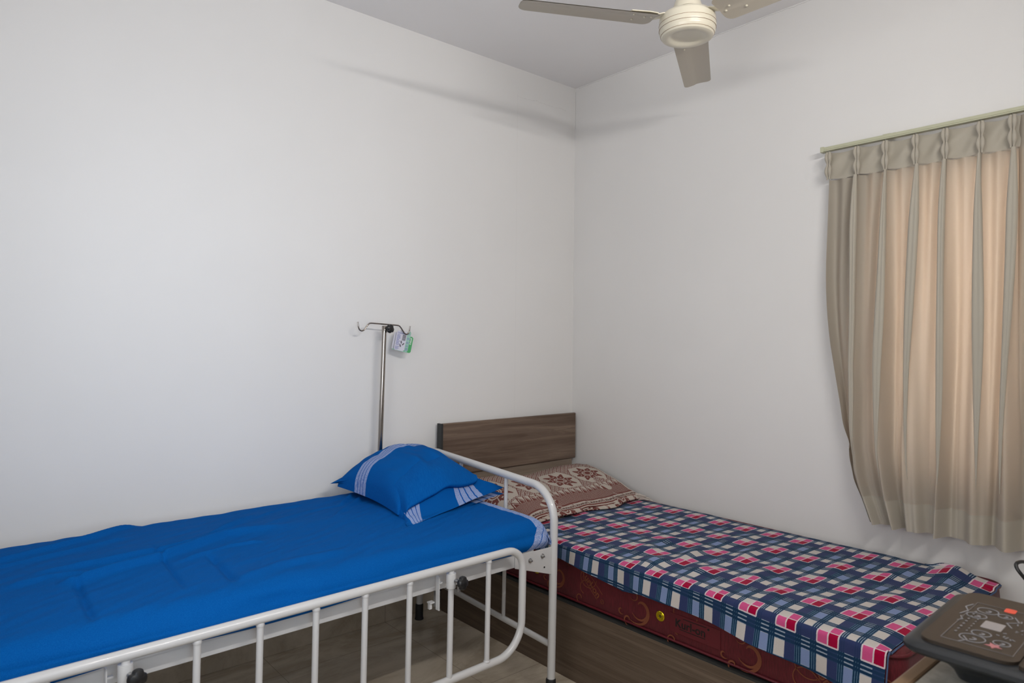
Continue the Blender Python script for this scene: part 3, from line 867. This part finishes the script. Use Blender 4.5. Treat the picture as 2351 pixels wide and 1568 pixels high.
# seam corner at the closed end
# mouth: folded lip and flap of loose pillowcase cloth beyond the pillow end
def pix_y(px, py, y):
    d = CF+(px-1175.5)/1566.5*CR-(py-784)/1566.5*CU
    return CAMV+Vector(d)*((y-CAM[1])/d[1])
LIP = smoothp([pix_y(931, 1196, -.742), pix_y(936, 1168, -.742), pix_y(965, 1149, -.738), pix_y(1000, 1130, -.730), pix_y(1030, 1113, -.722), pix_y(1062, 1112, -.705), pix_y(1094, 1103, -.680), pix_y(1094, 1090, -.655)], 8)
def on_curve(P, t):
    q = t*(len(P)-1); i = min(int(q), len(P)-2); return P[i].lerp(P[i+1], q-i)
def lip(a, b):
    """a along the mouth (0 = front, 1 = head), b from the pillow body over the folded edge and back inside"""
    q = pil_pt(.80, .03+a*.94, True); e = on_curve(LIP, a)
    if b < .7:
        t = b/.7; p = q.lerp(e, t); p.z += .020*math.sin(math.pi*t)*math.sin(math.pi*min(1, a*1.02))
        p.y -= .010*math.sin(math.pi*t)
        if t < .05: p.z -= .003
        return p
    t = (b-.7)/.3; ang = t*math.pi
    return e+Vector((0, .012*(1-math.cos(ang))*.9+.030*t*t, -.011*math.sin(ang)-.010*t))
MB().grid(lip, 110, 40, lambda a, b: (.035+a*.46 if False else .50+.02*b, a*.46)).build('case_lip', m_pillow, pil, angle=180)
OUT = smoothp([pix(934, 1207, .708), pix(960, 1200, .708), pix(985, 1190, .710), pix(1040, 1167, .720), pix(1100, 1142, .736), pix(1156, 1119, .750)], 6)
def flap(a, b):
    i_ = on_curve(LIP, a)+Vector((.0, .020, -.014)); o_ = on_curve(OUT, a)
    p = i_.lerp(o_, b)
    p.z += .006*math.sin(a*8+1)*math.sin(math.pi*b)-.010*math.sin(math.pi*a)*math.sin(math.pi*b)
    p.z += noise.noise(Vector((a*6, b*4, 2)))*.004
    p.z = max(p.z, .707); return p
f1 = MB().grid(flap, 110, 30, lambda a, b: (a*.50, b*.12)).build('case_flap', m_flap, pil, angle=180)
so = f1.modifiers.new('t', 'SOLIDIFY'); so.thickness = .0012
def flap2(a, b):
    o_ = on_curve(OUT, .10+.88*a)+Vector((.004, .030, 0)); i_ = o_+Vector((.01, .09, .012))
    p = i_.lerp(o_+Vector((.012, -.024, 0)), b); p.z = .7075+.003*math.sin(a*9)**2+(.030*(a-.55) if a > .55 else 0)
    return p
f2 = MB().grid(flap2, 60, 12, lambda a, b: (a*.46-.02, b*.12)).build('case_underside', m_flap, pil, angle=180)
# little ears at the closed-end corners
for A, B, C_ in ((CL, Vector((-1.655, -.118, .742)), .05), (CRr, Vector((-1.20, -.060, .80)), .05)):
    e = MB(); ctr = bil(.12, .12 if A is CL else .88, CL, OL, OR_, CRr)
    tip = B; base1 = pil_pt(.015, .16 if A is CL else .84, True); base2 = pil_pt(.16, .015 if A is CL else .985, True)
    lowc = Vector((A.x, A.y, A.z-.012))
    e.grid(lambda a, b: tip*(1-a)+(base1*(1-b)+base2*b+Vector((0, 0, .012*math.sin(math.pi*b)-.004)))*a, 8, 10, lambda a, b: (.0, 0))
    e.grid(lambda a, b: tip*(1-a)+(base1*(1-b)+base2*b)*a+Vector((0, 0, -.018*a)), 8, 10, lambda a, b: (.0, 0))
    e.build('case_corner', m_pillow, pil, off=pil.location, angle=180)

# ------------------------------------------------------------------ IV pole with hook bar
PX, PY = -1.368, -.085
def pole_at(z): return Vector((PX-.018*(1.463-z)/.6*1.0, PY, z))
iv = thing('drip_stand_pole', 'steel drip pole rising behind the blue pillow, hooks at its top', 'pole', pole_at(.50))
MB().tube([pole_at(.50), pole_at(1.10)], .0115, 20).tube([pole_at(1.10), pole_at(1.452)], .0108, 20).build('pole_tube', m_chrome, iv, off=iv.location)
ex = Vector((1, -.06, 0)).normalized()
zt2 = 1.462; c = pole_at(zt2)
def hk(sg, zz):
    pts = []
    d = lambda u_, z_: c+ex*(sg*u_)+Vector((0, 0, z_))
    p = [(0, 0), (.045, .001), (.072, .001), (.083, -.004), (.096, -.020), (.106, -.033), (.118, -.037), (.128, -.032), (.134, -.018), (.137, .004)]
    return [d(u_, z_+zz*u_) for u_, z_ in p]
hp = smoothp(hk(-1, .03))[::-1]+smoothp(hk(1, -.075))[1:]
MB().tube(hp, .0034, 12).build('hook_bar', m_chrome, iv, off=iv.location)
MB().lathe([(.0125, -.030), (.0125, 0), (.011, .002), (.004, .003)], pole_at(1.452), 20).build('top_collar', m_chrome, iv, off=iv.location)
kb = MB(); ax = Vector((.15, -1, .05)).normalized(); e1 = (Vector((1, 0, 0))-ax*ax.x).normalized(); e2 = ax.cross(e1); c0 = pole_at(1.440)+Vector((.013, -.022, 0))
v = []; nseg = 48
prof = [(.55, 0), (.92, .002), (1, .007), (.97, .012), (.8, .016), (.02, .019)]
for rr, h in prof:
    for k in range(nseg):
        a = 2*math.pi*k/nseg; lob = .0215*(1-.18*max(0, math.cos(4*a))**2)
        v.append(c0+ax*h+(e1*math.cos(a+.3)+e2*math.sin(a+.3))*rr*lob)
f = [(i*nseg+k, i*nseg+(k+1) % nseg, (i+1)*nseg+(k+1) % nseg, (i+1)*nseg+k) for i in range(len(prof)-1) for k in range(nseg)]+[tuple(range(nseg)), tuple((len(prof)-1)*nseg+k for k in range(nseg))]
kb.add(v, f).tube([c0, c0-ax*.016], .005, 10).build('locking_knob', m_plastic, iv, off=iv.location, label='black lobed clamp knob')
MB().lathe([(.0125, 0), (.018, 0), (.018, .07), (.0125, .07)], pole_at(.515), 20).box((pole_at(.515).x-.012, PY-.045, .53), (pole_at(.515).x+.012, PY-.014, .57)).build('socket', m_white, iv, off=iv.location)

# cards hanging from the right hook
cp = thing('hanging_card_pack', 'small white and green card packet hanging from the drip pole hook', 'packet', pole_at(1.462)+ex*.118+Vector((0, 0, -.045)))
o = Vector((-1.249, PY+.008, 1.430)); lean = math.radians(11)
e1 = Vector((math.cos(-.30), math.sin(-.30), 0)); up = Vector((0, 0, 1))
E1 = (e1*math.cos(lean)-up*math.sin(lean)*1.0*0.35).normalized(); E2 = (up*math.cos(lean)+e1*math.sin(lean)).normalized()
E1 = (E1-E2*E1.dot(E2)).normalized()
NN = E1.cross(E2)      # towards the wall or camera
if NN.y > 0: NN = -NN; 
def card(mb, x0, x1, y0, y1, d, th):
    r = .006; poly = [(x0+r, y0), (x1-r, y0), (x1, y0+r), (x1, y1-r), (x1-r, y1), (x0+r, y1), (x0, y1-r), (x0, y0+r)]
    return mb.prism(poly, (o+NN*d, E1, E2), th)
ofs = cp.location
card(MB(), -.040, .012, -.098, .0, .006, .0006).build('card_face', m_card, cp, off=ofs, smooth=False)
card(MB(), .012, .030, -.098, .004, .0055, .0006).build('mint_strip', m_mint, cp, off=ofs, smooth=False)
card(MB(), .006, .047, -.100, -.020, .001, .0008).build('green_card', m_green, cp, off=ofs, smooth=False)
card(MB(), -.048, .010, -.098, -.012, -.010, .0008).build('back_card', m_card, cp, off=ofs, smooth=False)
MB().prism([(-.046, -.098), (.028, -.101), (.028, -.097), (-.046, -.094)], (o+NN*-.009, E1, E2), .015).build('card_base', m_mint, cp, off=ofs, smooth=False)
def cmap(x0, y0, ang=0, d=.0072):
    ca, sa = math.cos(ang), math.sin(ang)
    def f_(a, b, h): return o+NN*(d+h)+E1*(x0+a*ca-b*sa)+E2*(y0+a*sa+b*ca)
    return f_
ink = MB(); random.seed(3)
for i in range(17):
    y = -.022-.0044*i
    if i in (12,): continue
    ink.ribbon([(-.036, y), (-.036+random.uniform(.012, .022), y)], .0022, cmap(0, 0))
text_into(ink, 'Odonil', .011, cmap(-.037, -.016))
ink.build('printed_text', m_blueink, cp, off=ofs, smooth=False)
bc = MB(); y = -.020
while y > -.048:
    wv = random.choice((.0007, .0012, .0018)); bc.ribbon([(-.009, y), (.0085, y)], wv, cmap(0, 0)); y -= wv+.0011
for cx_, cy_, an in ((-.010, -.056, 1.8), (-.012, -.073, 2.0), (.001, -.064, .9)):
    bc.prism([(cx_+.0075*math.cos(q)*math.cos(an)-.003*math.sin(q)*math.sin(an), cy_+.0075*math.cos(q)*math.sin(an)+.003*math.sin(q)*math.cos(an)) for q in [2*math.pi*i/16 for i in range(16)]], (o+NN*.0072, E1, E2), .0004)
bc.build('barcode', m_ink, cp, off=ofs, smooth=False)
gm = MB()
for yy, n_ in ((-.012, 1), (-.03, 3), (-.05, 3), (-.068, 2), (-.080, 4)):
    for i in range(n_): gm.ribbon([(.0155, yy-.0032*i), (.0265, yy-.0032*i)], .0016, cmap(0, 0, d=.0068))
gm.build('side_print', m_blueink, cp, off=ofs, smooth=False)
wt = MB(); text_into(wt, 'Odonil', .012, cmap(.0405, -.060, math.pi/2, .0022)); wt.build('white_lettering', m_whiteink, cp, off=ofs, smooth=False)

# ------------------------------------------------------------------ wooden bed
wb = thing('wooden_bed', 'walnut laminate box bed pushed into the room corner', 'bed', (-.5, -1.1, 0))
wo = wb.location
BX0, BX1 = -1.010, -.018
hb = MB(); 
hb.box((-1.005, -.052, .682), (.022-.042, -.030, .957)).build('headboard_panel', m_wood, wb, off=wo, bevel=.006, seg=3)
MB().box((-1.017, -.060, .10), (-1.0052, -.022, .958)).build('headboard_edge', m_black, wb, off=wo, smooth=False, bevel=.001)
MB().box((-1.003, -.040, .0), (-.040, -.020, .681)).build('headboard_lower_panel', m_woodlight, wb, off=wo, smooth=False)
MB().box((BX0, -2.31, 0), (BX0+.018, -.062, .305)).build('side_panel', m_woodside, wb, off=wo, smooth=False, bevel=.001)
MB().box((BX0+.001, -2.30, .305), (BX0+.030, -.075, .313)).build('gap_shade_strip', m_black, wb, off=wo, smooth=False)  # black strip painting the shade of the recess below the mattress
MB().box((BX0+.019, -2.31, 0), (-.03, -2.292, .305)).build('foot_panel', m_woodside, wb, off=wo, smooth=False)
MB().box((-.050, -2.291, 0), (-.032, -.062, .305)).build('side_panel', m_woodside, wb, off=wo, smooth=False)
MB().box((BX0+.022, -2.290, .285), (-.055, -.064, .304)).build('bed_deck', m_dark, wb, off=wo, smooth=False)

# maroon mattress
mm = thing('mattress', 'maroon damask mattress with gold motifs on the wooden bed', 'mattress', (-.5, -1.1, .316))
mo = mm.location
MX0, MX1, MY0, MY1, MZ0, MZ1 = -.992, -.040, -2.238, -.085, .314, .530
def rrect(x0, x1, y0, y1, r, n=8):
    P = []
    for cx, cy, a0 in ((x1-r, y1-r, 0), (x0+r, y1-r, 90), (x0+r, y0+r, 180), (x1-r, y0+r, 270)):
        P += [(cx+r*math.cos(math.radians(a0+90*i/n)), cy+r*math.sin(math.radians(a0+90*i/n))) for i in range(n+1)]
    return P
mbm = MB(); rings = []
for z, ins in ((MZ0, .03), (MZ0+.002, .012), (MZ0+.010, .004), (MZ0+.02, 0), (MZ0+.06, -.003), (MZ1-.06, -.003), (MZ1-.02, 0), (MZ1-.008, .006), (MZ1, .02)):
    rings.append([(x_, y_, z) for x_, y_ in rrect(MX0+ins, MX1-ins, MY0+ins, MY1-ins, .06)])
nn_ = len(rings[0]); v = [p for r in rings for p in r]
f = [(i*nn_+k, i*nn_+(k+1) % nn_, (i+1)*nn_+(k+1) % nn_, (i+1)*nn_+k) for i in range(len(rings)-1) for k in range(nn_)]
f += [tuple(range(nn_))[::-1], tuple((len(rings)-1)*nn_+k for k in range(nn_))]
mbody = mbm.add(v, f).build('mattress_cover', m_matt, mm, off=mo, angle=50)
# the material works in world heights
pp = MB()
for z in (MZ0+.010, MZ1-.008):
    pp.tube([(x_, y_, z) for x_, y_ in rrect(MX0-.001, MX1+.001, MY0-.001, MY1+.001, .06)], .005, 8, closed=True)
pp.build('piping', m_patch, mbody)
SX = MX0-.0036
def side_map(y0, z0, ang=0, sc=1.0):
    """local a runs towards the foot (-y), b up"""
    ca, sa = math.cos(ang), math.sin(ang)
    return lambda a, b, h: Vector((SX-h, y0-(a*ca-b*sa)*sc, z0+(a*sa+b*ca)*sc))
def spiral(cx, cy, r0, r1, a0, a1, n=26): return [(cx+(r0+(r1-r0)*i/n)*math.cos(a0+(a1-a0)*i/n), cy+(r0+(r1-r0)*i/n)*math.sin(a0+(a1-a0)*i/n)) for i in range(n+1)]
def taper(n, w_): return [w_*(.15+.85*math.sin(math.pi*i/(n-1))) for i in range(n)]
for y0, z0, sc in ((-.90, .405, 1.0), (-1.335, .395, 1.15), (-1.78, .385, 1.15), (-2.17, .40, .8)):
    mot = MB(); mp = side_map(y0, z0, 0, sc); lay = 0
    for P, w_ in ((spiral(0, 0, .010, .062, 2.0, -2.2), .012), (spiral(.006, -.004, .022, .040, 1.2, -2.6), .008), (spiral(-.045, -.052, .004, .020, 0, 4.6), .006),
                  (spiral(-.02, .035, .004, .020, 3, -2.6), .005), (spiral(-.075, -.030, .004, .014, 1, 5.6), .005), (spiral(.02, .03, .03, .055, 2.6, .4), .006)):
        lay += .00025; mot.ribbon(P, taper(len(P), w_), mp, .0005+lay)
    mot.build('gold_scroll', m_gold, mm, smooth=False)
    mot = MB()
    mot.ribbon(spiral(.17, .035, .03, .05, 2.2, 6.2), .003, mp); mot.ribbon(spiral(.16, -.02, .02, .045, 4.2, 0.4), .003, mp); mot.ribbon(spiral(.13, -.06, .008, .022, 0, 5), .004, mp)
    mot.build('gold_tendril', m_gold, mm, smooth=False)
for y0, z0 in ((-1.035, .452), (-1.945, .455)):
    gt = MB(); mp = (lambda q: lambda a, b, h: q(a, b, h+.0014))(side_map(y0, z0, math.radians(-42))); 
    wv = text_into(gt, 'Kurl-on', .040, mp)
    gt.ribbon([(.032, .034), (wv+.004, .034)], .0022, mp); gt.ribbon([(.018, -.006), (wv, -.006)], .0022, mp)
    gt.ribbon(spiral(wv+.022, .012, .008, .008, 0, 6.28), .0016, mp); text_into(gt, 'R', .010, lambda a, b, h, mp=mp, wv=wv: mp(a+wv+.019, b+.0085, h))
    gt.build('gold_lettering', m_gold, mm, smooth=False)
lab = MB(); mp = side_map(-1.475, .378)
lab.ribbon([(0, .0), (.205, .0)], .066, lambda a, b, h: mp(a, b+.012, h), .0012)
lb = lab.build('brand_patch', m_patch, mm, off=mo, smooth=False)
tx = MB(); mq = side_map(-1.497, .380)
mqs = lambda a, b, h: mq(a, b, h+.0012)
wv = text_into(tx, 'Kurl-on', .040, mqs); tx.ribbon([(.034, .034), (wv+.004, .034)], .0024, mqs); tx.ribbon([(.02, -.006), (wv, -.006)], .0024, mqs)
tx.prism([(wv+.012+.004*math.cos(q), .030+.004*math.sin(q)) for q in [i*2*math.pi/12 for i in range(12)]][::-1], (Vector((SX-.0012, -1.497, .380)), (0, -1, 0), (0, 0, 1)), .0006)
tx.build('black_lettering', m_logo, lb)
for y0, z0 in ((-.770, .392), (-1.432, .394)):
    MB().lathe([(.0185, 0), (.0185, .0015), (.0165, .003), (.0125, .003), (.0115, .0045), (.0095, .0045), (.0085, .002), (.002, .002)], (SX, y0, z0), 32, (-1, 0, 0)).build('brass_vent', m_brass, mm, off=mo, angle=25)
    va = MB()
    for k in range(8):
        a = k*math.pi/4; va.ribbon([(.0015*math.cos(a), .0015*math.sin(a)), (.0065*math.cos(a), .0065*math.sin(a))], .0012, lambda a_, b_, h: Vector((SX-.0022-h, y0-a_, z0+b_)))
    va.build('vent_slots', m_dark, mm, off=mo, smooth=False)

# ------------------------------------------------------------------ plaid fleece blanket
pl = thing('plaid_blanket', 'navy, white and pink checked fleece blanket spread on the wooden bed', 'blanket', (-.5, -1.2, .545))
BY0, BY1 = -2.205, -.13
def hem_drop(y):   # how far the near side hangs below the mattress top
    pts = [(-.13, .045), (-.75, .055), (-.95, .062), (-1.12, .080), (-1.27, .100), (-1.36, .085), (-1.5, .085), (-1.75, .105), (-1.95, .125), (-2.08, .140), (-2.205, .155)]
    for (a, p), (b, q) in zip(pts, pts[1:]):
        if y >= b: return p+(q-p)*(y-a)/(b-a)
    return .155
BW = 1.12
def bump_b(x, y):
    h = 0
    for cx, cy, sx, sy, am, an in ((-.80, -1.22, .07, .035, .014, .5), (-.62, -1.20, .09, .030, .012, -.3), (-.70, -1.36, .10, .030, .016, .25), (-.90, -1.33, .07, .05, .018, .1),
        (-.55, -1.50, .10, .03, .010, .3), (-.45, -1.80, .12, .035, .010, .2), (-.72, -1.66, .09, .028, .010, .35), (-.35, -1.35, .10, .03, .007, -.2), (-.15, -2.08, .09, .05, .030, .0),
        (-.30, -2.10, .10, .03, .012, .3), (-.30, -1.95, .12, .03, .010, -.2), (-.85, -1.50, .06, .04, .010, 0), (-.86, -1.80, .07, .03, .008, .2), (-.60, -2.05, .08, .03, .008, .1)):
        dx, dy = x-cx, y-cy; c_, s_ = math.cos(an), math.sin(an); u_, w_ = dx*c_+dy*s_, -dx*s_+dy*c_
        h += am*math.exp(-(u_/sx)**2-(w_/sy)**2)
    return h+noise.noise(Vector((x*3, y*3, 4)))*.006+.003+noise.noise(Vector((x*8, y*9, 1)))*.0025
def plaid_pt(a, b, lift=0):
    """a: head -> foot, b: near hem (0) -> wall (1)"""
    y = BY1+(BY0-BY1)*a
    y_ = y-.045*a*a*max(0, min(1, (b-.3)/.6))
    top = MZ1+.012
    dr = hem_drop(y)
    arcr = .030; Ltop = .905
    tot = dr+Ltop
    d = b*tot                                   # cloth distance from the hem
    if d < dr-.012:
        z = top-dr+d; x = MX0-.016-.004*math.sin((dr-d)*14)
        x -= (.010+.014*max(0, -y-1.1)*(1-d/dr))*(.5+.5*math.sin(y*17+1.0))*(1-d/dr)
    else:
        q = d-(dr-.012); ra = arcr*math.pi/2
        if q < ra:
            th_ = q/arcr; x = MX0-.016+arcr*(1-math.cos(th_)); z = top-.012-.018+arcr*math.sin(th_)
            z = top-.012+ (z-(top-.030))*.40
        else:
            x = MX0-.016+arcr+(q-ra); z = top
    xx = x
    if x > MX0-.0:
        k = min(1, (x-MX0+.01)/.05)
        h = bump_b(x, y)
        z += max(-.001, h)*k
        # foot end lifts over the mattress edge then droops
        e = max(0, (a-.965)/.035); z -= .010*e*e*(1 if x < -.2 else .2)
        if x > -.30: z += .0
    else:
        x -= bump_b(MX0+.05, y)*.4
    # droop at wall side foot corner
    if x > -.14 and y < -2.0:
        k = max(0, (x+.14)/.12)*max(0, (-2.0-y)/.2); z -= .025*k; y_ = y-.03*k
    x = min(x, -.012)
    return Vector((x, y_, z+lift))
def plaid_uv(a, b):
    y = BY1+(BY0-BY1)*a; dr = hem_drop(y); d = b*(dr+.905)
    # crimson centres at x=-.829 + .208k ; y=-1.931 + .1283k
    dist_top = d-dr                              # distance past the top edge, x ~= MX0+dist_top-.0
    v = (dist_top+MX0)-.021-(-.829)+.208*8+.027
    sh_ = float(np.interp(y, [-2.2, -2.05, -1.75, -1.45, -1.0], [.004, .010, .032, .058, .072]))
    if dist_top < .10: v -= min(1, (.10-dist_top)/.12)*sh_
    u = -(y)-1.931+.1283*40+.37*.1283
    return (u, v)
fl_ = MB().grid(plaid_pt, 420, 190, plaid_uv)
pbk = fl_.build('blanket_cloth', m_plaid, pl, off=pl.location, angle=180)
# crimson reverse turned out at the wall-side foot corner and stitched foot hem
MB().grid(lambda a, b: plaid_pt(1.0, a)+Vector((0, -.003-.004*math.sin(math.pi*b), -.006*b)), 160, 4).build('foot_hem', mat('hem_binding', (.05, .085, .17), .9), pbk)

# ------------------------------------------------------------------ folded woven bedspread by the headboard
wc = thing('woven_bedspread', 'maroon and cream flower patterned woven bedspread folded by the headboard', 'bedspread', (-.5, -.35, .56))
def sol_pt(a, b, layer=0):
    """a: left (0) -> wall (1), b: front (0) -> back (1)"""
    fx0, fx1 = -.880, -.110; bx0, bx1 = -.955, -.050
    x = (fx0+(fx1-fx0)*a)*(1-b)+(bx0+(bx1-bx0)*a)*b
    yf = -.640+.012*math.sin(a*7+.4)+.008*math.sin(a*17); yb = -.090
    y = yf+(yb-yf)*b
    base = .548
    pr = [(0, .572), (.06, .582), (.17, .597), (.35, .622), (.58, .655), (.80, .674), (.93, .668), (1, .650)]
    for (p0, q0), (p1, q1) in zip(pr, pr[1:]):
        if b <= p1: z = q0+(q1-q0)*(b-p0)/(p1-p0); break
    ea = math.sin(min(1, a/.12)*math.pi/2)**.8
    z = (base+.014)+(z-base-.014)*(.12+.88*ea)
    z -= .022*b*math.exp(-((a-.50)/.20)**2)
    z -= .016*max(0, (a-.95)/.05)**2*(1-b*.5)
    z += noise.noise(Vector((a*5, b*4, 8)))*.008+noise.noise(Vector((a*12, b*9, 3)))*.004
    # front rounding
    if b < .02: z -= .004
    z -= .010*layer
    if layer: y += .012*math.sin(a*11+layer*2)-.006*layer; z = max(z, base+.004)
    return Vector((x, y, z))
def sol_uv(a, b): return (a*.86, b*.56)
tc_ = MB().grid(lambda a, b: sol_pt(a, b), 200, 130, sol_uv).build('top_layer', m_sol, wc, off=wc.location, angle=180)
so = tc_.modifiers.new('t', 'SOLIDIFY'); so.thickness = .004; so.offset = -1
for ly in (1, 2):
    l_ = MB().grid(lambda a, b: sol_pt(a, b*.5, ly)+Vector((0, 0, 0)), 160, 40, lambda a, b: (a*.86+.05*ly, .28+b*.2)).build('under_layer', m_sol, wc, off=wc.location, angle=180)
    so = l_.modifiers.new('t', 'SOLIDIFY'); so.thickness = .005; so.offset = -1
# cream selvedge roll on the wall side and front fringe knots
MB().tube([sol_pt(.985, t)+Vector((.006, 0, -.006)) for t in [i/40 for i in range(41)]], .006, 8).build('selvedge', m_solcream, wc, off=wc.location)
fr = MB(); random.seed(5)
for k in range(7):
    p = sol_pt(.97-.004*k, .0+.01*k)+Vector((0, 0, -.012-.004*(k % 3)))
    q = p+Vector((.020+.012*random.random(), -.045-.03*random.random(), .004*random.random()-.004))
    fr.tube([p, (p+q)/2+Vector((0, 0, .006)), q], [.006, .0055, .003], 8)
fr.build('fringe', m_solcream, wc, off=wc.location)
lt = MB()
def sol_map(x0, flip=1):
    def f_(a, b, h):
        uu = x0+a*flip; vv = .021+b
        p = sol_pt(max(0, min(1, uu/.86)), max(0, min(1, vv/.56))); return p+Vector((0, -.0006, .0016))
    return f_
u0 = .012; k = 0
while u0 < .82:
    if k % 2: text_into(lt, 'SOLAPUR', .0205, sol_map(u0))
    else: text_into(lt, 'SOLAPUR', .0205, sol_map(u0+.088, -1))
    u0 += .105; k += 1
lt.build('woven_lettering', m_soltext, tc_)

# ------------------------------------------------------------------ counter with induction cooktop (foreground right)
ct = thing('table', 'grey topped table with wooden edge strip under the black cooktop', 'table', (-1.72, -2.9, 0))
CT = .858
MB().box((-2.02, -3.03, CT-.03), (-1.535, -2.562, CT)).build('table_top', m_stone, ct, off=ct.location, smooth=False)
MB().box((-2.02, -2.561, CT-.035), (-1.535, -2.538, CT+.002)).build('wood_rim', m_woodrim, ct, off=ct.location, smooth=False, bevel=.004)
for x_, y_ in ((-1.98, -3.00), (-1.56, -3.00), (-1.56, -2.60), (-1.98, -2.60)):
    MB().box((x_-.02, y_-.02, 0), (x_+.02, y_+.02, CT-.03)).build('leg', m_woodrim, ct, off=ct.location, smooth=False)
ZK = .925
A0 = Vector((-1.858, -2.540, ZK)); kx = Vector((1, .035, 0)).normalized(); ky = Vector((.035, -1, 0)).normalized()
kw, kl = .325, .42
ck = thing('induction_cooktop', 'black induction cooktop with touch panel at the lower right of the photo', 'cooktop', A0+kx*kw/2+ky*kl/2-Vector((0, 0, .06)))
co_ = ck.location
def K(a, b, z): return A0+kx*a+ky*b+Vector((0, 0, z))
def slab(prof, z_up=True):
    """rings of (inset, z)"""
    mb = MB(); R = []
    for ins, z, rad in prof:
        R.append([K(a, b, z) for a, b in rrect(ins, kw-ins, ins, kl-ins, rad)])
    n_ = len(R[0]); v = [p for r in R for p in r]
    f = [(i*n_+k, i*n_+(k+1) % n_, (i+1)*n_+(k+1) % n_, (i+1)*n_+k) for i in range(len(R)-1) for k in range(n_)]
    f += [tuple(range(n_))[::-1], tuple((len(R)-1)*n_+k for k in range(n_))]
    return mb.add(v, f)
slab([(.062, -.062, .02), (.056, -.048, .02), (.044, -.036, .025), (.026, -.027, .03), (.010, -.021, .03), (.003, -.018, .03), (0, -.014, .03), (0, -.008, .03), (.003, -.005, .03), (.012, -.0015, .028)]).build('body', m_body, ck, off=co_, angle=35)
def plate(a0, a1, b0, b1, z0, z1, r, name, m, parent=ck, **kk):
    P = rrect(a0, a1, b0, b1, r); n_ = len(P); v = [K(a, b, z0) for a, b in P]+[K(a, b, z1) for a, b in P]
    return MB().add(v, [tuple(range(n_))[::-1], tuple(range(n_, 2*n_))]+[(i, (i+1) % n_, (i+1) % n_+n_, i+n_) for i in range(n_)]).build(name, m, parent, off=co_, angle=30, **kk)
gl = plate(.018, kw-.012, .022, .150, -.002, .0035, .022, 'control_panel', m_glass)
gl2 = plate(.014, kw-.008, .152, kl-.012, -.002, .0042, .006, 'glass_plate', m_glass)
for a_, b_ in ((.10, .12), (.23, .12), (.10, .30), (.23, .30)):
    MB().lathe([(.018, 0), (.016, .016)], K(a_, b_, -.067), 20).build('foot', m_body, ck, off=co_)
def kmap(a0, b0, ang=0, z=.0036):
    ca, sa = math.cos(ang), math.sin(ang)
    return lambda a, b, h: K(a0+a*ca-b*sa, b0+a*sa+b*ca, z+h)
pr = MB(); mp = kmap(0, 0)
def ring(mb, c, r, w_, mp, r2=None):
    mb.ribbon([(c[0]+r*math.cos(q), c[1]+(r2 or r)*math.sin(q)) for q in [i*2*math.pi/24 for i in range(25)]], w_, mp)
for c, r in (((.075, .082), .017), ((.085, .118), .011), ((.185, .062), .014), ((.222, .070), .015), ((.215, .096), .010), ((.105, .087), .013)):
    ring(pr, c, r, .0018, mp); pr.ribbon(spiral(c[0], c[1], .001, r*.5, 0, 3.4, 8), .003, mp)
random.seed(11)
for i in range(9): pr.ribbon([(.085+.0145*i, .056), (.090+.0145*i, .057)], .0028, mp)
for i in range(7): pr.ribbon([(.10+.013*i, .068), (.104+.013*i, .068)], .0022, mp)
for i in range(16):
    a_, b_ = random.uniform(.10, .21), random.uniform(.108, .135); pr.ribbon([(a_, b_), (a_+random.uniform(-.008, .010), b_+random.uniform(-.005, .005))], .0020, mp)
for P in ([(.045, .070), (.062, .078), (.075, .070)], [(.175, .040), (.200, .046), (.218, .038), (.24, .044)], [(.14, .045), (.15, .050), (.165, .044)], [(.165, .115), (.185, .104), (.2, .118), (.222, .108)]): pr.ribbon(P, .0022, mp)
pr.build('printed_icons', m_mark, gl)
fm = MB(); fm.ribbon([(.045, .047), (.255, .047), (.255, .140), (.045, .140), (.045, .047)], .0010, mp); fm.build('printed_border', m_markd, gl)
plate(.135, .172, .078, .106, .0036, .0040, .002, 'display', m_disp, gl)
plate(.240, .262, .088, .104, .0036, .0042, .004, 'power_button', m_red, gl, label='red power button')
st = MB()
st.prism([(.066+.012*math.cos(q)*(1 if i % 2 else .45), .112+.012*math.sin(q)*(1 if i % 2 else .45)) for i, q in enumerate([i*2*math.pi/10 for i in range(10)])][::-1], (K(0, 0, .0036), kx, ky), -.0005)
st.build('pink_icon', m_pinkm, gl)
sl = MB()
for i in range(34): sl.ribbon([(.040+.0078*i, .170), (.0455+.0078*i, .170)], .0055, kmap(0, 0, 0, .0043))
sl.build('scale_strip', m_mark, gl2)

# power cord looping up at the right edge
base = Vector(pix(2351, 1300, 1.0))
def ray_at(px, py, dist):
    d = Vector(CF+(px-1175.5)/1566.5*CR-(py-784)/1566.5*CU); return CAMV+d*dist
cpts = [ray_at(2420, 1420, 1.62), ray_at(2385, 1365, 1.62), ray_at(2350, 1325, 1.62), ray_at(2334, 1303, 1.63), ray_at(2336, 1292, 1.64), ray_at(2356, 1291, 1.66), ray_at(2390, 1310, 1.68), ray_at(2430, 1360, 1.68), ray_at(2455, 1420, 1.66)]
cdm = MB().tube(smoothp(cpts, 6), .0042, 10).build('power_cord', m_plastic, None)
tag(cdm, 'black cable loop standing up behind the cooktop at the right edge', 'cable')
